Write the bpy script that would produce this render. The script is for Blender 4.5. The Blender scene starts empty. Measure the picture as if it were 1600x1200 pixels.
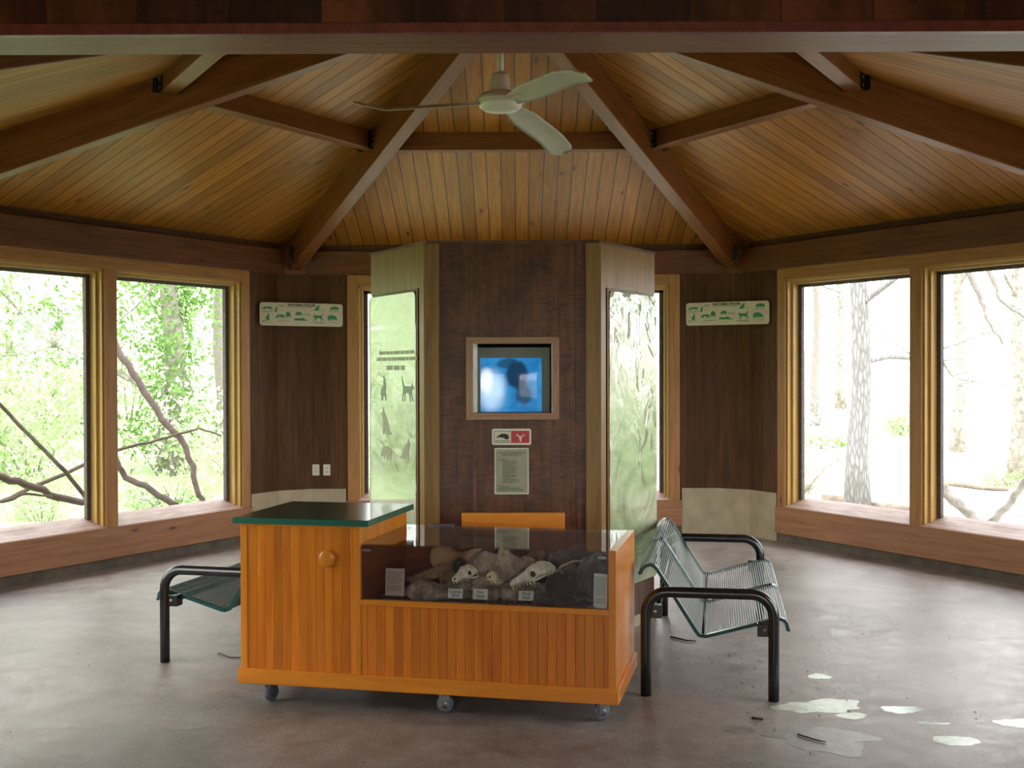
import bpy, bmesh, math, random
import numpy as np
from mathutils import Vector, Matrix, Quaternion
random.seed(7)
S = bpy.context.scene
COL = S.collection
PI = math.pi
R3 = 3 ** .5
SIDE = 4.5036            # side of the hexagonal room
CY = 7.9467              # depth of its centre
APO = SIDE * R3 / 2      # apothem
HEAD = 2.626             # underside of the header boards
APEX = 4.1299            # underside of the hips where they meet

# ------------------------------------------------------------------ mesh builder
class MB:
    def __init__(self):
        self.v = []; self.f = []; self.uv = []; self.sm = []
    def face(self, idx, uv, smooth=False):
        self.f.append(tuple(idx)); self.uv.append(uv); self.sm.append(smooth)
    def box(self, x0, x1, y0, y1, z0, z1, M=None, grain='x'):
        """axis-aligned box in a local frame M; uv.x runs along the grain, in metres"""
        M = M or Matrix.Identity(4)
        if x0 > x1: x0, x1 = x1, x0
        if y0 > y1: y0, y1 = y1, y0
        if z0 > z1: z0, z1 = z1, z0
        P = [(x, y, z) for x in (x0, x1) for y in (y0, y1) for z in (z0, z1)]
        b = len(self.v)
        self.v += [tuple(M @ Vector(p)) for p in P]
        g = 'xyz'.index(grain)
        ou, ov = random.random() * 7, 0 if grain != 'x' else random.random() * 3
        fs = [((0, 1, 3, 2), 0), ((4, 6, 7, 5), 0), ((0, 4, 5, 1), 1), ((2, 3, 7, 6), 1), ((0, 2, 6, 4), 2), ((1, 5, 7, 3), 2)]
        for idx, ax in fs:
            oth = [a for a in range(3) if a != ax]
            if g in oth:
                ua = g; va = [a for a in oth if a != g][0]
            else:
                ua, va = oth
            self.face([b + i for i in idx], [(P[i][ua] + ou, P[i][va] + ov) for i in idx])
        return self
    def poly(self, pts, M=None, uvs=None):
        M = M or Matrix.Identity(4)
        b = len(self.v)
        self.v += [tuple(M @ Vector(p)) for p in pts]
        self.face(range(b, b + len(pts)), uvs or [(p[0], p[1]) for p in pts])
        return self
    def prism(self, out, h0, h1, M=None, axis='z', grain=None):
        """closed outline extruded from h0 to h1 along axis"""
        M = M or Matrix.Identity(4)
        def P(a, b_, h):
            return (a, b_, h) if axis == 'z' else ((a, h, b_) if axis == 'y' else (h, a, b_))
        b = len(self.v); n = len(out)
        for h in (h0, h1):
            self.v += [tuple(M @ Vector(P(p[0], p[1], h))) for p in out]
        sw = (lambda u, v: (v, u)) if grain == 'v' else (lambda u, v: (u, v))
        self.face([b + i for i in range(n)][::-1], [sw(*out[i]) for i in range(n)][::-1])
        self.face([b + n + i for i in range(n)], [sw(*out[i]) for i in range(n)])
        L = 0
        for i in range(n):
            j = (i + 1) % n
            d = math.dist(out[i], out[j])
            self.face([b + i, b + j, b + n + j, b + n + i], [(L, h0), (L + d, h0), (L + d, h1), (L, h1)])
            L += d
        return self
    def tube(self, path, rad, seg=10, cap=True, M=None, smooth=True):
        M = M or Matrix.Identity(4)
        path = [Vector(p) for p in path]; n = len(path)
        rad = rad if isinstance(rad, (list, tuple)) else [rad] * n
        T = []
        for i in range(n):
            a = path[max(i - 1, 0)]; c = path[min(i + 1, n - 1)]
            T.append((c - a).normalized())
        up = Vector((0, 0, 1)) if abs(T[0].z) < .9 else Vector((1, 0, 0))
        N = (up - T[0] * up.dot(T[0])).normalized()
        b = len(self.v); L = 0
        for i in range(n):
            if i:
                N = (N - T[i] * N.dot(T[i])).normalized(); L += (path[i] - path[i - 1]).length
            B = T[i].cross(N)
            for k in range(seg):
                a = 2 * PI * k / seg
                self.v.append(tuple(M @ (path[i] + (N * math.cos(a) + B * math.sin(a)) * rad[i])))
        L = 0
        for i in range(n - 1):
            d = (path[i + 1] - path[i]).length
            for k in range(seg):
                k2 = (k + 1) % seg
                c = 2 * PI * rad[i] / seg
                self.face([b + i * seg + k, b + i * seg + k2, b + (i + 1) * seg + k2, b + (i + 1) * seg + k],
                          [(L, k * c), (L, (k + 1) * c), (L + d, (k + 1) * c), (L + d, k * c)], smooth)
            L += d
        if cap:
            self.face([b + k for k in range(seg)][::-1], [(0, 0)] * seg)
            self.face([b + (n - 1) * seg + k for k in range(seg)], [(0, 0)] * seg)
        return self
    def lathe(self, prof, seg=24, M=None, smooth=True):
        """prof: (radius, z) pairs, closed top and bottom"""
        M = M or Matrix.Identity(4)
        b = len(self.v); n = len(prof)
        for r, z in prof:
            for k in range(seg):
                a = 2 * PI * k / seg
                self.v.append(tuple(M @ Vector((r * math.cos(a), r * math.sin(a), z))))
        for i in range(n - 1):
            for k in range(seg):
                k2 = (k + 1) % seg
                self.face([b + i * seg + k, b + i * seg + k2, b + (i + 1) * seg + k2, b + (i + 1) * seg + k],
                          [(k / seg, prof[i][1]), ((k + 1) / seg, prof[i][1]), ((k + 1) / seg, prof[i + 1][1]), (k / seg, prof[i + 1][1])], smooth)
        self.face([b + k for k in range(seg)][::-1], [(0, 0)] * seg)
        self.face([b + (n - 1) * seg + k for k in range(seg)], [(0, 0)] * seg)
        return self
    def grid(self, rows, smooth=True, closed=False, M=None):
        M = M or Matrix.Identity(4)
        b = len(self.v); n = len(rows); m = len(rows[0])
        for r in rows: self.v += [tuple(M @ Vector(p)) for p in r]
        for i in range(n - 1):
            for k in range(m if closed else m - 1):
                k2 = (k + 1) % m
                q = [b + i * m + k, b + i * m + k2, b + (i + 1) * m + k2, b + (i + 1) * m + k]
                self.face(q, [(k / m, i / n), ((k + 1) / m, i / n), ((k + 1) / m, (i + 1) / n), (k / m, (i + 1) / n)], smooth)
        if closed:
            self.face([b + k for k in range(m)][::-1], [(0, 0)] * m)
            self.face([b + (n - 1) * m + k for k in range(m)], [(0, 0)] * m)
        return self
    def build(self, name, mat, parent=None, bevel=0, recalc=True, origin=True):
        me = bpy.data.meshes.new(name)
        vs = self.v
        loc = Vector((0, 0, 0))
        if origin and parent is None:
            xs, ys, zs = zip(*vs)
            loc = Vector(((min(xs) + max(xs)) / 2, (min(ys) + max(ys)) / 2, min(zs)))
            vs = [(v[0] - loc.x, v[1] - loc.y, v[2] - loc.z) for v in vs]
        me.from_pydata(vs, [], self.f)
        uvl = me.uv_layers.new(name='UVMap')
        flat = [c for u in self.uv for p in u for c in p]
        uvl.data.foreach_set('uv', flat)
        me.polygons.foreach_set('use_smooth', self.sm)
        if recalc:
            bm = bmesh.new(); bm.from_mesh(me)
            bmesh.ops.recalc_face_normals(bm, faces=bm.faces)
            bm.to_mesh(me); bm.free()
        me.materials.append(mat)
        o = bpy.data.objects.new(name, me); COL.objects.link(o)
        o.location = loc
        if parent: o.parent = parent
        if bevel:
            md = o.modifiers.new('bevel', 'BEVEL'); md.width = bevel; md.segments = 2; md.limit_method = 'ANGLE'; md.angle_limit = .7
            md.harden_normals = False
        return o

def soup(name, verts, faces, mat, parent=None, smooth=False):
    """fast mesh from numpy arrays (all faces the same corner count)"""
    me = bpy.data.meshes.new(name)
    me.from_pydata(verts.tolist(), [], faces.tolist())
    if smooth: me.polygons.foreach_set('use_smooth', [True] * len(me.polygons))
    me.materials.append(mat)
    o = bpy.data.objects.new(name, me); COL.objects.link(o)
    if parent: o.parent = parent
    return o

def tag(o, label=None, cat=None, group=None, kind=None):
    if label: o['label'] = label
    if cat: o['category'] = cat
    if group: o['group'] = group
    if kind: o['kind'] = kind
    return o
def struct(o): o['kind'] = 'structure'; return o
def thing(name, label, cat, loc=(0, 0, 0), rz=0, group=None, rot=None):
    o = bpy.data.objects.new(name, None); COL.objects.link(o)
    o.location = loc; o.rotation_euler = rot or (0, 0, rz); o.empty_display_size = .2
    return tag(o, label, cat, group)
def sroot(name, loc=(0, 0, 0)):
    o = bpy.data.objects.new(name, None); COL.objects.link(o); o.location = loc
    return struct(o)
def copy_tree(o, parent=None):
    c = o.copy(); COL.objects.link(c)
    if parent: c.parent = parent
    for ch in [x for x in bpy.data.objects if x.parent == o and x != c]: copy_tree(ch, c)
    return c
def T(x, y, z): return Matrix.Translation((x, y, z))
def RZ(a): return Matrix.Rotation(a, 4, 'Z')
def RX(a): return Matrix.Rotation(a, 4, 'X')
def RY(a): return Matrix.Rotation(a, 4, 'Y')
def frame(A, u, n):
    """local (t, inward/outward normal n, z) frame at A"""
    M = Matrix.Identity(4)
    for i in range(3):
        M[i][0] = u[i]; M[i][1] = n[i]; M[i][2] = (0, 0, 1)[i]; M[i][3] = A[i]
    return M

# ------------------------------------------------------------------ materials
def newmat(name):
    m = bpy.data.materials.new(name); m.use_nodes = True
    nt = m.node_tree; b = nt.nodes['Principled BSDF']
    return m, nt, b
def N(nt, t, **k):
    n = nt.nodes.new(t)
    for a, v in k.items(): setattr(n, a, v)
    return n
def math_(nt, op, a, b=None, c=None, clamp=False):
    n = N(nt, 'ShaderNodeMath', operation=op, use_clamp=clamp)
    for i, v in enumerate((a, b, c)):
        if v is None: continue
        if isinstance(v, (int, float)): n.inputs[i].default_value = v
        else: nt.links.new(v, n.inputs[i])
    return n.outputs[0]
def mix(nt, fac, a, b, blend='MIX'):
    n = N(nt, 'ShaderNodeMix', data_type='RGBA', blend_type=blend)
    for s, v in ((0, fac), (6, a), (7, b)):
        if isinstance(v, (int, float)): n.inputs[s].default_value = v
        elif isinstance(v, tuple): n.inputs[s].default_value = (*v, 1) if len(v) == 3 else v
        else: nt.links.new(v, n.inputs[s])
    return n.outputs[2]
def noise(nt, vec, scale, detail=4, rough=.55, dist=0):
    n = N(nt, 'ShaderNodeTexNoise'); n.inputs['Scale'].default_value = scale
    n.inputs['Detail'].default_value = detail; n.inputs['Roughness'].default_value = rough; n.inputs['Distortion'].default_value = dist
    if vec is not None: nt.links.new(vec, n.inputs['Vector'])
    return n.outputs['Fac']
def ramp(nt, fac, stops):
    n = N(nt, 'ShaderNodeValToRGB'); e = n.color_ramp.elements
    while len(e) < len(stops): e.new(.5)
    for i, (p, c) in enumerate(stops):
        e[i].position = p; e[i].color = (*c, 1) if len(c) == 3 else c
    nt.links.new(fac, n.inputs[0]); return n.outputs[0]
def smooth(nt, v, a, b):
    n = N(nt, 'ShaderNodeMapRange', interpolation_type='SMOOTHSTEP'); nt.links.new(v, n.inputs[0])
    n.inputs[1].default_value = a; n.inputs[2].default_value = b; return n.outputs[0]
def bump(nt, b, h, strength=.3, dist=.01):
    n = N(nt, 'ShaderNodeBump'); n.inputs['Strength'].default_value = strength; n.inputs['Distance'].default_value = dist
    nt.links.new(h, n.inputs['Height']); nt.links.new(n.outputs[0], b.inputs['Normal'])
def plain(name, col, rough=.5, metal=0, spec=.5, vary=0, vscale=30, emit=None, estr=0, coat=0, bumpy=0):
    m, nt, b = newmat(name)
    b.inputs['Base Color'].default_value = (*col, 1); b.inputs['Roughness'].default_value = rough
    b.inputs['Metallic'].default_value = metal; b.inputs['Specular IOR Level'].default_value = spec
    b.inputs['Coat Weight'].default_value = coat
    tc = N(nt, 'ShaderNodeTexCoord')
    if vary:
        f = noise(nt, tc.outputs['Object'], vscale)
        lo = tuple(c * (1 - vary) for c in col); hi = tuple(min(1, c * (1 + vary)) for c in col)
        nt.links.new(ramp(nt, f, [(.3, lo), (.7, hi)]), b.inputs['Base Color'])
    if bumpy:
        bump(nt, b, noise(nt, tc.outputs['Object'], vscale * 2), bumpy, .004)
    if emit:
        b.inputs['Emission Color'].default_value = (*emit, 1); b.inputs['Emission Strength'].default_value = estr
    return m
def wood(name, dark, light, plank=0, rough=.45, knots=0., groove=1., spec=.4, vary=.25, grain=1., streak=None, kd=.35, bmp=.15, gw=.045, coat=0, saw=0):
    m, nt, b = newmat(name); L = nt.links
    uv = N(nt, 'ShaderNodeUVMap'); sep = N(nt, 'ShaderNodeSeparateXYZ'); L.new(uv.outputs[0], sep.inputs[0])
    u, v = sep.outputs[0], sep.outputs[1]
    pid = None
    if plank:
        q = math_(nt, 'DIVIDE', v, plank); pid = math_(nt, 'FLOOR', q); fr = math_(nt, 'FRACT', q)
        wn = N(nt, 'ShaderNodeTexWhiteNoise', noise_dimensions='1D'); L.new(pid, wn.inputs['W']); rnd = wn.outputs['Value']
        u = math_(nt, 'ADD', u, math_(nt, 'MULTIPLY', rnd, 37.))
    cb = N(nt, 'ShaderNodeCombineXYZ')
    L.new(math_(nt, 'MULTIPLY', u, 1.1 * grain), cb.inputs[0]); L.new(math_(nt, 'MULTIPLY', v, 16. * grain), cb.inputs[1])
    g = noise(nt, cb.outputs[0], 1.6, 6, .62, .7)
    cf = N(nt, 'ShaderNodeCombineXYZ')
    L.new(math_(nt, 'MULTIPLY', u, 4.), cf.inputs[0]); L.new(math_(nt, 'MULTIPLY', v, 160.), cf.inputs[1])
    fine = noise(nt, cf.outputs[0], 1.3, 3)
    gg = math_(nt, 'ADD', math_(nt, 'MULTIPLY', g, .8), math_(nt, 'MULTIPLY', fine, .2))
    col = ramp(nt, gg, [(.32, dark), (.68, light)])
    if plank:
        k = math_(nt, 'ADD', math_(nt, 'MULTIPLY', rnd, 2 * vary), 1 - vary)
        kc = N(nt, 'ShaderNodeCombineColor'); L.new(k, kc.inputs[0]); L.new(k, kc.inputs[1]); L.new(math_(nt, 'POWER', k, 1.4), kc.inputs[2])
        col = mix(nt, 1., col, kc.outputs[0], 'MULTIPLY')
    if knots:
        ck = N(nt, 'ShaderNodeCombineXYZ')
        L.new(math_(nt, 'MULTIPLY', u, 2.3), ck.inputs[0]); L.new(math_(nt, 'MULTIPLY', v, 7.), ck.inputs[1])
        vo = N(nt, 'ShaderNodeTexVoronoi'); vo.inputs['Scale'].default_value = 1; L.new(ck.outputs[0], vo.inputs['Vector'])
        sc = N(nt, 'ShaderNodeSeparateColor'); L.new(vo.outputs['Color'], sc.inputs[0])
        on = math_(nt, 'LESS_THAN', sc.outputs[0], knots)
        kn = math_(nt, 'MULTIPLY', on, smooth(nt, vo.outputs['Distance'], .14, .05))
        halo = math_(nt, 'MULTIPLY', on, smooth(nt, vo.outputs['Distance'], .3, .08))
        col = mix(nt, math_(nt, 'MULTIPLY', halo, .25), col, tuple(c * .6 for c in dark))
        col = mix(nt, math_(nt, 'MULTIPLY', kn, .85), col, tuple(c * kd for c in dark))
    if streak:   # broad worn or stained areas with a shape of their own
        sc_, amt, scol = streak
        cs = N(nt, 'ShaderNodeCombineXYZ')
        L.new(math_(nt, 'MULTIPLY', u, sc_ * .5), cs.inputs[0]); L.new(math_(nt, 'MULTIPLY', v, sc_), cs.inputs[1])
        sfac = smooth(nt, noise(nt, cs.outputs[0], 1., 5, .6, .4), .45, .68)
        col = mix(nt, math_(nt, 'MULTIPLY', sfac, amt), col, scol)
    h = gg
    if saw:   # rough-sawn texture across the grain
        cw = N(nt, 'ShaderNodeCombineXYZ'); L.new(math_(nt, 'MULTIPLY', u, 55.), cw.inputs[0]); L.new(math_(nt, 'MULTIPLY', v, 9.), cw.inputs[1])
        sw1 = noise(nt, cw.outputs[0], 1., 5, .75, .3); sw2 = noise(nt, uv.outputs[0], 5.5, 6, .7, .4)
        k_ = math_(nt, 'ADD', math_(nt, 'MULTIPLY', sw1, .5), math_(nt, 'MULTIPLY', sw2, .5))
        col = mix(nt, math_(nt, 'MULTIPLY', smooth(nt, k_, .42, .62), saw), col, tuple(c * .35 for c in dark))
        h = math_(nt, 'ADD', gg, math_(nt, 'MULTIPLY', sw1, 1.5))
    if plank and groove:
        e = math_(nt, 'MINIMUM', fr, math_(nt, 'SUBTRACT', 1., fr))
        gr = smooth(nt, e, gw, gw * .35)
        col = mix(nt, math_(nt, 'MULTIPLY', gr, .8 * groove), col, tuple(c * .22 for c in dark))
        h = math_(nt, 'SUBTRACT', gg, math_(nt, 'MULTIPLY', gr, 3.))
    L.new(col, b.inputs['Base Color'])
    b.inputs['Roughness'].default_value = rough; b.inputs['Specular IOR Level'].default_value = spec
    b.inputs['Coat Weight'].default_value = coat; b.inputs['Coat Roughness'].default_value = .12
    bump(nt, b, h, bmp, .004)
    return m
def glass(name, tint=(1, 1, 1), f0=.045, wavy=0):
    """thin clear pane: see-through with Schlick reflection"""
    m = bpy.data.materials.new(name); m.use_nodes = True; nt = m.node_tree; nt.nodes.clear()
    out = N(nt, 'ShaderNodeOutputMaterial'); tr = N(nt, 'ShaderNodeBsdfTransparent'); tr.inputs[0].default_value = (*tint, 1)
    gl = N(nt, 'ShaderNodeBsdfGlossy'); gl.inputs['Roughness'].default_value = .01
    lw = N(nt, 'ShaderNodeLayerWeight'); lw.inputs[0].default_value = .5
    p = math_(nt, 'POWER', lw.outputs['Facing'], 5.)
    r = math_(nt, 'ADD', math_(nt, 'MULTIPLY', p, 1 - f0), f0)
    mx = N(nt, 'ShaderNodeMixShader'); nt.links.new(r, mx.inputs[0]); nt.links.new(tr.outputs[0], mx.inputs[1]); nt.links.new(gl.outputs[0], mx.inputs[2])
    nt.links.new(mx.outputs[0], out.inputs[0]); return m

M_ceil = wood('pine_boards', (.225, .080, .010), (.40, .172, .026), plank=.128, rough=.45, knots=.6, vary=.2, spec=.25, gw=.055, kd=.25, bmp=.2, groove=1.2)
M_beam = wood('beam_wood', (.115, .035, .008), (.23, .080, .018), rough=.42, knots=.15, spec=.3, vary=0)
M_head = wood('header_wood', (.08, .026, .008), (.19, .066, .020), rough=.4, knots=.2, spec=.3)
M_cas = wood('casing_wood', (.30, .135, .040), (.48, .24, .075), rough=.42, knots=.3, spec=.3)
M_jamb = wood('jamb_wood', (.38, .22, .06), (.60, .38, .12), rough=.35, knots=.1)
M_apron = wood('apron_wood', (.26, .115, .05), (.42, .21, .10), rough=.45, knots=.7, kd=.2, spec=.3)
M_sill = wood('weathered_sill', (.30, .19, .14), (.62, .46, .40), rough=.5, grain=1.6, streak=(5, .6, (.66, .55, .50)))
M_outer = plain('outer_stop', (.09, .07, .065), .6, vary=.3)
M_wall = wood('dark_plywood', (.060, .024, .008), (.130, .057, .020), plank=.20, rough=.55, knots=.12, vary=.15, spec=.2, groove=.2, gw=.02, streak=(2.2, .35, (.045, .022, .012)))
M_kiosk = wood('rough_sawn_panel', (.070, .024, .010), (.17, .060, .025), plank=.30, rough=.34, spec=.35, vary=.15, groove=.35, gw=.012, streak=(3, .4, (.03, .012, .006)), bmp=.9, saw=.7)
M_lintel = wood('red_brown_siding', (.040, .010, .005), (.11, .028, .011), plank=.29, rough=.4, groove=.5, gw=.02, vary=.4, saw=.35, streak=(2.0, .9, (.30, .075, .02)))
M_lund = wood('lintel_underside', (.21, .075, .022), (.34, .135, .045), rough=.45, knots=.1)
M_red = plain('red_trim_paint', (.22, .045, .03), .4, vary=.25)
M_corner = wood('olive_corner_board', (.15, .075, .020), (.27, .15, .042), rough=.35, spec=.3, knots=.2)
M_orange = wood('orange_beadboard', (.48, .115, .006), (.76, .250, .018), plank=.0445, rough=.28, vary=.16, groove=.7, gw=.06, spec=.5, grain=.7, streak=(1.5, .3, (.62, .13, .008)), bmp=.35, coat=.25)
M_orng = wood('orange_board', (.58, .175, .012), (.80, .295, .024), rough=.28, spec=.5, coat=.25, bmp=.08, grain=.7)
M_redin = wood('red_brown_interior', (.16, .04, .015), (.27, .075, .03), rough=.4)
M_green = plain('green_laminate', (.012, .045, .030), .16, vary=.15, spec=.6)
M_gedge = plain('green_edge', (.012, .12, .082), .35)
M_black = plain('black_enamel', (.012, .012, .012), .22, vary=.5, vscale=15, spec=.6)
M_teal = plain('dark_teal_coating', (.006, .060, .050), .3, spec=.35)
M_bolt = plain('bolt_steel', (.35, .33, .30), .35, metal=.8)
M_steel = plain('zinc_steel', (.24, .26, .26), .35, metal=.8, vary=.2)
M_rub = plain('grey_caster_wheel', (.13, .15, .16), .5, vary=.2)
M_iron = plain('black_iron', (.010, .009, .008), .4)
M_fan = plain('cream_fan_enamel', (.62, .60, .49), .3, vary=.08, vscale=8)
M_fanm = plain('cream_fan_hub', (.66, .63, .50), .25)
M_dark = plain('niche_black', (.01, .01, .01), .6)
M_bez = plain('grey_bezel', (.33, .34, .31), .4)
M_tvf = wood('frame_oak', (.26, .13, .075), (.44, .25, .15), rough=.4)
M_white = plain('white_plastic', (.72, .70, .60), .35)
M_cream = plain('cream_sign', (.62, .58, .42), .4, vary=.06, vscale=20)
M_sg = plain('sign_green', (.015, .24, .10), .45)
M_ink = plain('black_ink', (.02, .025, .02), .6)
M_inkg = plain('faded_ink', (.12, .14, .10), .6)
M_inkl = plain('faint_brown_ink', (.33, .34, .22), .6)
M_inkf = plain('faint_green_ink', (.21, .31, .21), .6)
M_card = plain('card_paper', (.62, .60, .54), .6)
M_cardp = plain('pink_card_paper', (.58, .46, .40), .6)
M_plate = plain('olive_plate', (.30, .29, .20), .35, vary=.12, vscale=12)
M_plr = plain('plate_rim', (.52, .50, .40), .3, metal=.3)
M_redf = plain('plaque_red', (.45, .012, .018), .35)
M_base = plain('cream_baseboard', (.42, .35, .22), .5, vary=.15, vscale=6)
M_curb = plain('damp_curb', (.10, .075, .05), .7, vary=.35, vscale=8)
M_bone = plain('bone', (.80, .73, .58), .45, vary=.25, vscale=60, bumpy=.4)
M_bonew = plain('bone_yellow', (.84, .74, .46), .45, vary=.25, vscale=80, bumpy=.4)
M_socket = plain('socket_shadow_brown', (.05, .025, .015), .8)
M_horn = plain('pale_horn', (.50, .38, .24), .45, vary=.2, vscale=30)
M_twig = plain('twig_bark', (.055, .035, .02), .8, vary=.3)
M_glass = glass('window_glass', (.97, .99, .98), .03)
M_cglass = glass('case_glass', (.95, .96, .96), .05)

def fur(name, a, b_):
    m, nt, b = newmat(name); tc = N(nt, 'ShaderNodeTexCoord')
    f = noise(nt, tc.outputs['Object'], 18, 4, .6, .5)
    nt.links.new(ramp(nt, f, [(.35, a), (.65, b_)]), b.inputs['Base Color'])
    b.inputs['Roughness'].default_value = .75; b.inputs['Sheen Weight'].default_value = .3
    return m
F_grey = fur('grey_fur', (.14, .09, .055), (.55, .43, .31))
F_tan = fur('tan_fur', (.26, .16, .07), (.50, .34, .17))
F_brown = fur('brown_fur', (.09, .045, .02), (.30, .16, .07))
F_light = fur('light_fur', (.28, .21, .15), (.60, .50, .38))
F_dark = fur('dark_fur', (.022, .009, .006), (.085, .038, .024))
M_leath = plain('tan_hide', (.46, .30, .15), .55, vary=.2, vscale=12)

def floor_mat():
    m, nt, b = newmat('worn_concrete'); L = nt.links; tc = N(nt, 'ShaderNodeTexCoord'); P = tc.outputs['Object']
    big = noise(nt, P, .8, 5, .6, .6); mid = noise(nt, P, 7, 8, .7, .3); fine = noise(nt, P, 75, 5, .8)
    f = math_(nt, 'ADD', math_(nt, 'MULTIPLY', big, .35), math_(nt, 'ADD', math_(nt, 'MULTIPLY', mid, .30), math_(nt, 'MULTIPLY', fine, .35)))
    c = ramp(nt, f, [(.41, (.125, .098, .078)), (.5, (.25, .212, .18)), (.59, (.385, .34, .30))])
    sp = N(nt, 'ShaderNodeTexVoronoi'); sp.inputs['Scale'].default_value = 38; L.new(P, sp.inputs['Vector'])
    c = mix(nt, math_(nt, 'MULTIPLY', math_(nt, 'LESS_THAN', sp.outputs['Distance'], .13), .45), c, (.07, .05, .04))
    L.new(c, b.inputs['Base Color'])
    L.new(ramp(nt, mid, [(.3, (.36,) * 3), (.7, (.60,) * 3)]), b.inputs['Roughness'])
    b.inputs['Specular IOR Level'].default_value = .8
    h = math_(nt, 'ADD', mid, math_(nt, 'MULTIPLY', fine, .5)); bump(nt, b, h, .45, .004)
    return m
M_floor = floor_mat()
def stain_mat(name, col, rough):
    m, nt, b = newmat(name); tc = N(nt, 'ShaderNodeTexCoord')
    f = noise(nt, tc.outputs['Object'], 14, 5, .65, .5)
    nt.links.new(ramp(nt, f, [(.35, tuple(c * .68 for c in col)), (.6, col)]), b.inputs['Base Color'])
    b.inputs['Roughness'].default_value = rough
    bump(nt, b, f, .25, .003)
    return m
M_st1 = stain_mat('pale_glare_patch', (.52, .58, .46), .3)  # damp patch, pale tone stands in for mirrored window light
M_st2 = stain_mat('grey_patch', (.24, .225, .20), .38)
M_st3 = stain_mat('blue_glare_patch', (.44, .53, .52), .22)  # bluish tone stands in for the window reflected in the wet

def display_mat(name, wavy):
    m, nt, b = newmat(name); L = nt.links; tc = N(nt, 'ShaderNodeTexCoord'); P = tc.outputs['Object']
    mp = N(nt, 'ShaderNodeMapping'); L.new(P, mp.inputs[0]); mp.inputs['Scale'].default_value = (1.2, 1.2, 2.2)
    f = noise(nt, mp.outputs[0], 1.6, 4, .5, 1.2)
    c = ramp(nt, f, [(.35, (.20, .28, .12)), (.5, (.33, .40, .20)), (.65, (.46, .50, .33))])  # green print, pushed greener to stand in for reflected foliage
    L.new(c, b.inputs['Base Color']); b.inputs['Roughness'].default_value = .5
    b.inputs['Coat Weight'].default_value = 1; b.inputs['Coat IOR'].default_value = 1.9; b.inputs['Coat Roughness'].default_value = .015
    if wavy:
        n = N(nt, 'ShaderNodeBump'); n.inputs['Strength'].default_value = .42; n.inputs['Distance'].default_value = .028
        mp2 = N(nt, 'ShaderNodeMapping'); L.new(P, mp2.inputs[0]); mp2.inputs['Scale'].default_value = (1, 1, .8)
        L.new(noise(nt, mp2.outputs[0], 4.5, 2.5, .45, 1.0), n.inputs['Height']); L.new(n.outputs[0], b.inputs['Coat Normal'])
    return m
M_dispL = display_mat('display_print', False); M_dispR = display_mat('display_print_wavy', True)

def screen_mat():
    m, nt, b = newmat('tv_picture_and_glare'); L = nt.links
    uv = N(nt, 'ShaderNodeTexCoord').outputs['Object']; sep = N(nt, 'ShaderNodeSeparateXYZ'); L.new(uv, sep.inputs[0])
    x, z = sep.outputs[0], sep.outputs[2]
    f = noise(nt, uv, 9, 4, .6, .4)
    blue = ramp(nt, f, [(.3, (.01, .17, .46)), (.7, (.05, .34, .72))])
    def blob(cx, cz, rx, rz, soft=.5, warp=.35):
        dx = math_(nt, 'DIVIDE', math_(nt, 'SUBTRACT', x, cx), rx); dz = math_(nt, 'DIVIDE', math_(nt, 'SUBTRACT', z, cz), rz)
        d = math_(nt, 'SQRT', math_(nt, 'ADD', math_(nt, 'MULTIPLY', dx, dx), math_(nt, 'MULTIPLY', dz, dz)))
        d = math_(nt, 'ADD', d, math_(nt, 'MULTIPLY', math_(nt, 'SUBTRACT', f, .5), warp * 2))
        return smooth(nt, d, 1 + soft * .5, 1 - soft * .5)
    c = mix(nt, math_(nt, 'MULTIPLY', blob(.035, .06, .065, .09), .9), blue, (.01, .03, .07))
    c = mix(nt, math_(nt, 'MULTIPLY', blob(-.02, .13, .07, .03), .7), c, (.015, .05, .10))
    c = mix(nt, math_(nt, 'MULTIPLY', blob(.075, -.06, .05, .06), .8), c, (.03, .05, .09))
    c = mix(nt, blob(-.12, -.04, .075, .11, 1.1), c, (.62, .9, 1.25))  # window reflection on the glass, put into the emitted picture
    c = mix(nt, math_(nt, 'MULTIPLY', blob(-.155, .02, .04, .07, .9), 1.), c, (1.1, 1.2, 1.3))  # brightest part of the same painted window reflection
    b.inputs['Base Color'].default_value = (.01, .01, .012, 1); b.inputs['Roughness'].default_value = .06
    L.new(c, b.inputs['Emission Color']); b.inputs['Emission Strength'].default_value = 1.0
    return m
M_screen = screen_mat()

def leaf_mat(name, a, b_, tr=.35):
    m = bpy.data.materials.new(name); m.use_nodes = True; nt = m.node_tree; nt.nodes.clear()
    out = N(nt, 'ShaderNodeOutputMaterial'); d = N(nt, 'ShaderNodeBsdfDiffuse'); t = N(nt, 'ShaderNodeBsdfTranslucent')
    tc = N(nt, 'ShaderNodeTexCoord'); f = noise(nt, tc.outputs['Object'], 2.2, 3, .6)
    c = ramp(nt, f, [(.35, a), (.65, b_)])
    nt.links.new(c, d.inputs[0]); nt.links.new(c, t.inputs[0])
    mx = N(nt, 'ShaderNodeMixShader'); mx.inputs[0].default_value = tr
    nt.links.new(d.outputs[0], mx.inputs[1]); nt.links.new(t.outputs[0], mx.inputs[2]); nt.links.new(mx.outputs[0], out.inputs[0])
    return m
LF_a = leaf_mat('leaf_fresh', (.24, .36, .13), (.50, .62, .36))
LF_b = leaf_mat('leaf_pale', (.42, .52, .30), (.68, .74, .56))
LF_c = leaf_mat('leaf_deep', (.10, .21, .05), (.24, .38, .12))
M_bark = plain('grey_bark', (.26, .235, .20), .9, vary=.5, vscale=9, bumpy=.8)
M_barkd = plain('dark_branch_bark', (.055, .032, .024), .85, vary=.4, vscale=12)
M_barkp = plain('pale_twig_bark', (.22, .195, .175), .9, vary=.2)
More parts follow.
